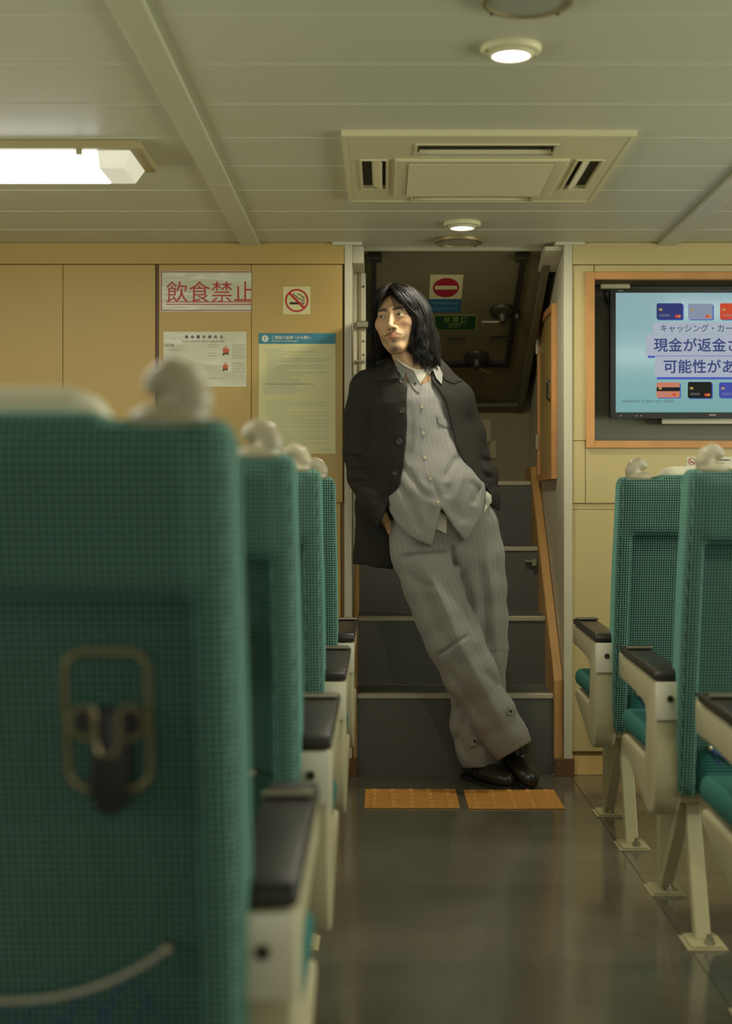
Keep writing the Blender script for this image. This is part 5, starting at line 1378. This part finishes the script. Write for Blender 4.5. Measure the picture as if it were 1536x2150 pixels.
GUIDE = {1: [  # face edge, ear, nape on the swept side
    [(.003, -.064, .102), (.030, -.092, .070), (.059, -.080, .028), (.076, -.058, -.020), (.071, -.050, -.070), (.058, -.046, -.112), (.063, -.038, -.150)],
    [(.004, -.050, .110), (.045, -.062, .088), (.080, -.045, .040), (.096, -.035, -.020), (.096, -.028, -.080), (.090, -.022, -.125), (.098, -.018, -.175)],
    [(.006, -.010, .119), (.052, -.020, .102), (.095, -.008, .045), (.110, -.002, -.020), (.116, .004, -.080), (.120, .010, -.125), (.132, .012, -.165)],
    [(.006, .030, .117), (.050, .055, .096), (.085, .065, .040), (.095, .070, -.020), (.100, .068, -.080), (.104, .066, -.125), (.112, .066, -.180)],
    [(.004, .060, .106), (.025, .100, .080), (.035, .118, .035), (.038, .118, -.030), (.040, .110, -.090), (.042, .105, -.130), (.044, .100, -.180)]],
 -1: [
    [(-.003, -.064, .102), (-.032, -.090, .068), (-.056, -.074, .030), (-.069, -.052, -.020), (-.074, -.030, -.070), (-.078, -.012, -.105), (-.088, -.006, -.130)],
    [(-.006, -.035, .116), (-.046, -.045, .098), (-.075, -.025, .045), (-.083, -.010, -.020), (-.086, .002, -.075), (-.098, .008, -.108), (-.122, .004, -.122)],
    [(-.006, .015, .119), (-.048, .030, .100), (-.080, .035, .040), (-.084, .040, -.020), (-.088, .042, -.075), (-.098, .044, -.110), (-.110, .044, -.140)],
    [(-.004, .060, .106), (-.025, .100, .080), (-.035, .118, .035), (-.038, .118, -.030), (-.040, .110, -.090), (-.042, .105, -.120), (-.044, .100, -.150)]]}
def lock(s_, q, n_str):
    """one lock of hair; q = 0 at the face .. 1 at the nape"""
    G_ = GUIDE[s_]; t = q * (len(G_) - 1); i = min(int(t), len(G_) - 2); t -= i
    layer = rnd.random()
    guide = [Vector(a) * (1 - t) + Vector(b) * t for a, b in zip(G_[i], G_[i + 1])]
    cen = Vector((0, 0.015, 0))
    for k in range(1, 7):
        o = guide[k] - cen; o.z = 0
        guide[k] = guide[k] - o.normalized() * (0.012 * layer) * (0 if k == 1 else 1) + Vector((rnd.gauss(0, .0022), rnd.gauss(0, .0022), 0)) * min(k, 3)
    guide[6] = guide[6] + down * rnd.uniform(-0.030, 0.022)
    if s_ < 0 and rnd.random() < 0.25: guide[6] = guide[6] + Vector((-0.022, 0, 0.008))
    for _ in range(n_str):
        o = Vector((rnd.gauss(0, 1), rnd.gauss(0, 1), rnd.gauss(0, 0.5))) * 0.0040
        P = [p + o * k for p, k in zip(guide, (0.7, 0.8, 0.9, 1.0, 1.1, 1.1, 0.6))]
        P[-1] = P[-1] + down * rnd.uniform(-0.016, 0.010)
        pts = catmull(P, 3); m = len(pts)
        r0 = rnd.uniform(0.0005, 0.0010)
        sm_.tube(pts, [r0 * (1 - 0.8 * (i / (m - 1)) ** 3) for i in range(m)], 3)
for s_, n in ((1, 92), (-1, 70)):
    for i in range(n):
        lock(s_, max(0, min(1, (i / (n - 1)) ** 1.2 + rnd.uniform(-.012, .012))), 24)
# a few thin strands loose over the forehead
for (x0, x1, z1, x2, z2) in ((0.004, 0.012, 0.062, 0.022, 0.034), (0.004, 0.020, 0.058, 0.036, 0.026), (0.003, 0.008, 0.062, 0.014, 0.040), (-0.002, -0.024, 0.060, -0.040, 0.030)):
    for _ in range(4):
        j = lambda: rnd.uniform(-0.003, 0.003)
        sm_.tube(catmull([Vector((x0, -0.066, 0.096)), Vector((x1 + j(), -0.090, z1 + j())), Vector((x2 + j(), -0.091 + 0.28 * max(0, abs(x2) - 0.03), z2 + j())), Vector((x2 * 1.25 + j(), -0.086 + 0.5 * max(0, abs(x2) - 0.03), z2 - 0.016 + j()))], 4), [0.0006] * 12 + [0.0003], 3)
bm = bmesh.new(); bm.from_mesh(hc)
tmp = sm_.mesh('strands', smooth=False); bm.from_mesh(tmp)
for p in bm.faces: p.smooth = True
hair_me = bpy.data.meshes.new('hair'); bm.to_mesh(hair_me); bm.free()
hair_me.transform(HM); hair_me.materials.append(M['hair'])
hair = world_child(link('hair', hair_me), man)

# ---------------------------------------------------------------- hand going into the pocket
g = Grid((-0.06, 4.62, 0.83), (0.09, 4.86, 1.02), 0.0025)
f = cone(g, W(784, 1040, -0.03), W(804, 1084, -0.022), R_(13), R_(11), 1.0)
f = smin(f, cone(g, W(804, 1084, -0.022), W(826, 1112, -0.012), R_(11), R_(14), 1.2), 0.015)
for i in range(4):
    f = smin(f, cone(g, W(822 + 6 * i, 1108, -0.012 + 0.006 * i), W(838 + 6 * i, 1140, -0.005 + 0.006 * i), R_(5.6), R_(5), 1.0), 0.004)
f = smin(f, cone(g, W(806, 1088, -0.03), W(818, 1118, -0.03), R_(6), R_(5), 1.0), 0.006)
hn, v = net_mesh('hand', f, g, 1)
ca = hn.color_attributes.new('skin_colour', 'FLOAT_COLOR', 'POINT')
ca.data.foreach_set('color', np.tile(np.append(skin_c, 1), (len(v), 1)).astype(np.float32).ravel())
hn.materials.append(sm); hand = world_child(link('hand', hn), man)

# ---------------------------------------------------------------- pieces laid on the cloth
from mathutils.geometry import delaunay_2d_cdt
def bvh(*objs):
    vs_, fs_ = [], []
    for o in objs:
        n = len(vs_); vs_ += [v.co.copy() for v in o.data.vertices]; fs_ += [[i + n for i in p.vertices] for p in o.data.polygons]
    return BVHTree.FromPolygons(vs_, fs_)
EYE = Vector((0, 0, H))
def patch(name, poly, tree, lift, thick, m, parent, step=4.0, su=None, smooth_n=2, fixed=None):
    """cloth piece with a photo outline, laid lift metres over the surface behind it"""
    pts = []
    for a, b in zip(poly, poly[1:] + poly[:1]):
        n = max(1, int(math.dist(a, b) / step))
        pts += [(a[0] + (b[0] - a[0]) * k / n, a[1] + (b[1] - a[1]) * k / n) for k in range(n)]
    nb = len(pts); P = np.array(pts)
    gx = np.arange(P[:, 0].min(), P[:, 0].max(), step); gy = np.arange(P[:, 1].min(), P[:, 1].max(), step)
    U, V_ = np.meshgrid(gx, gy); d = poly_sdf(U.ravel(), V_.ravel(), pts)
    inner = [(a, b) for a, b, q in zip(U.ravel(), V_.ravel(), d) if q < -step * 0.45]
    allp = [Vector(p) for p in pts + inner]
    vv, ee, ff, *_ = delaunay_2d_cdt(allp, [(i, (i + 1) % nb) for i in range(nb)], [], 1, 1e-4)
    deps = []
    for p in vv:
        d_ = (at(p.x, p.y, 1.0) - EYE); l = d_.length
        hit = tree.ray_cast(EYE, d_.normalized(), 8.0)
        deps.append(hit[0].y if hit[0] is not None else None)
    ok = [d_ for d_ in deps if d_ is not None]; mean = sorted(ok)[len(ok) // 2] if ok else PY
    deps = np.array([mean if d_ is None else d_ for d_ in deps])
    if fixed is not None: deps = np.array([fixed(p.x, p.y) for p in vv])
    nb_ = [set() for _ in vv]
    for t in ff:
        for i in range(len(t)): nb_[t[i]].add(t[(i + 1) % len(t)]); nb_[t[(i + 1) % len(t)]].add(t[i])
    for _ in range(smooth_n): deps = np.array([0.5 * deps[i] + 0.5 * (np.mean([deps[j] for j in nb_[i]]) if nb_[i] else deps[i]) for i in range(len(vv))])
    fr = [at(p.x, p.y, d_ - lift) for p, d_ in zip(vv, deps)]; bk = [at(p.x, p.y, d_ - lift + thick) for p, d_ in zip(vv, deps)]
    n = len(vv); faces = [tuple(t) for t in ff] + [tuple(i + n for i in reversed(t)) for t in ff]
    cnt = {}
    for t in ff:
        for i in range(len(t)):
            e_ = (t[i], t[(i + 1) % len(t)]); cnt[tuple(sorted(e_))] = cnt.get(tuple(sorted(e_)), 0) + 1
    faces += [(a, b, b + n, a + n) for (a, b), c in cnt.items() if c == 1]
    mb = MB().add(fr + bk, faces)
    me = mb.mesh(name, smooth=True); me.materials.append(m)
    if su is not None:
        co = np.array([v.co for v in me.vertices]); a, b = pixv(co)
        add_float(me, 'su', su(a, b))
    return world_child(link(name, me), parent)
tJ, tS, tT, tB = bvh(jacket), bvh(shirt), bvh(trousers), bvh(body)
tAll = bvh(jacket, shirt, body); tST = bvh(shirt, trousers)
# white undershirt at the neck and below the hem
patch('undershirt', [(826, 749), (841, 759), (860, 770), (874, 776), (884, 776), (895, 772), (898, 758), (903, 764), (901, 775), (893, 788), (882, 806), (878, 799), (868, 778), (848, 768)], bvh(shirt, body), 0.004, 0.003, M['tee'], man, 3.0)
patch('undershirt_tail', [(924, 1074), (938, 1085), (937, 1121), (915, 1111)], tT, 0.006, 0.002, M['tee'], man, 4.0)
patch('undershirt_tail', [(1020, 1030), (1031, 1040), (1032, 1054), (1015, 1076), (1019, 1050)], tST, 0.006, 0.002, M['tee'], man, 4.0)
# shirt collar wings
suc = lambda a, b: a * 0 + 0.005
patch('shirt_collar', [(821, 747), (829, 755), (852, 774), (868, 779), (852, 779), (848, 791), (841, 791), (829, 768)], tAll, 0.007, 0.004, M['suit'], shirt, 3.0, suc)
patch('shirt_collar', [(903, 764), (909, 773), (919, 765), (929, 785), (927, 807), (915, 794), (909, 777), (896, 790), (901, 775)], tAll, 0.009, 0.004, M['suit'], shirt, 3.0, suc)
patch('shirt_placket', [(852, 779), (867, 778), (880, 804), (884, 812), (880, 826), (870, 818), (858, 800)], tAll, 0.004, 0.003, M['suit'], shirt, 3.0, suc)
# jacket collar
patch('jacket_collar', [(789, 762), (808, 752), (823, 750), (832, 770), (845, 785), (854, 791), (820, 797), (790, 802)], tJ, 0.009, 0.006, M['jacket'], jacket, 4.0)
patch('jacket_collar', [(912, 762), (928, 776), (950, 785), (970, 799), (952, 805), (934, 797), (930, 790), (922, 777)], tAll, 0.008, 0.006, M['jacket'], jacket, 4.0)
def button(px, py, r, tree, m, parent, nm='button'):
    d_ = (at(px, py, 1.0) - EYE).normalized(); hit = tree.ray_cast(EYE, d_, 8.0)
    if hit[0] is None: return
    p = hit[0]; rr = R_(r)
    mb = MB().lathe([(rr, 0.001), (rr, -0.0022), (rr * 0.82, -0.0032), (rr * 0.7, -0.0024), (rr * 0.2, -0.0022)], (0, 0, 0), 'y', 16)
    nrm = hit[1] if hit[1].y < 0 else -hit[1]
    nrm = (nrm + Vector((0, -1.2, 0))).normalized()
    q = Vector((0, -1, 0)).rotation_difference(nrm).to_matrix().to_4x4(); q.translation = p
    me = mb.mesh(nm, smooth=True); me.transform(q); me.materials.append(m)
    return world_child(link(nm, me), parent)
for px, py in ((843, 798), (844, 862), (838, 927), (829, 993)): button(px, py, 6.0, tAll, M['jacket_button'], jacket)
button(871, 805, 2.6, bvh(*[c for c in children(shirt)], shirt), M['jacket_button'], shirt)
for px, py in ((885, 854), (888.5, 909), (892, 961), (903, 1005), (920, 1054)): button(px, py, 3.3, tS, M['pearl'], shirt)
sus = lambda a, b: (a - 868 - (b - 860) * 0.28) * 0.00162
patch('pocket_flap', [(917, 872), (932, 878), (946, 886), (945, 899), (932, 894), (920, 889)], tS, 0.005, 0.003, M['suit'], shirt, 3.0, sus)
patch('trouser_tab', [(1069, 1484), (1078, 1476), (1082, 1486), (1074, 1500), (1067, 1502), (1064, 1495)], tT, 0.010, 0.006, M['suit'], trousers, 3.0, sus)
patch('trouser_tab', [(988, 1546), (1000, 1548), (1002, 1560), (996, 1567), (984, 1568)], tT, 0.010, 0.006, M['suit'], trousers, 3.0, sus)
button(1071, 1493, 3.4, bvh(*children(trousers)), M['jacket_button'], trousers)
button(996, 1556, 3.4, bvh(*children(trousers)), M['jacket_button'], trousers)
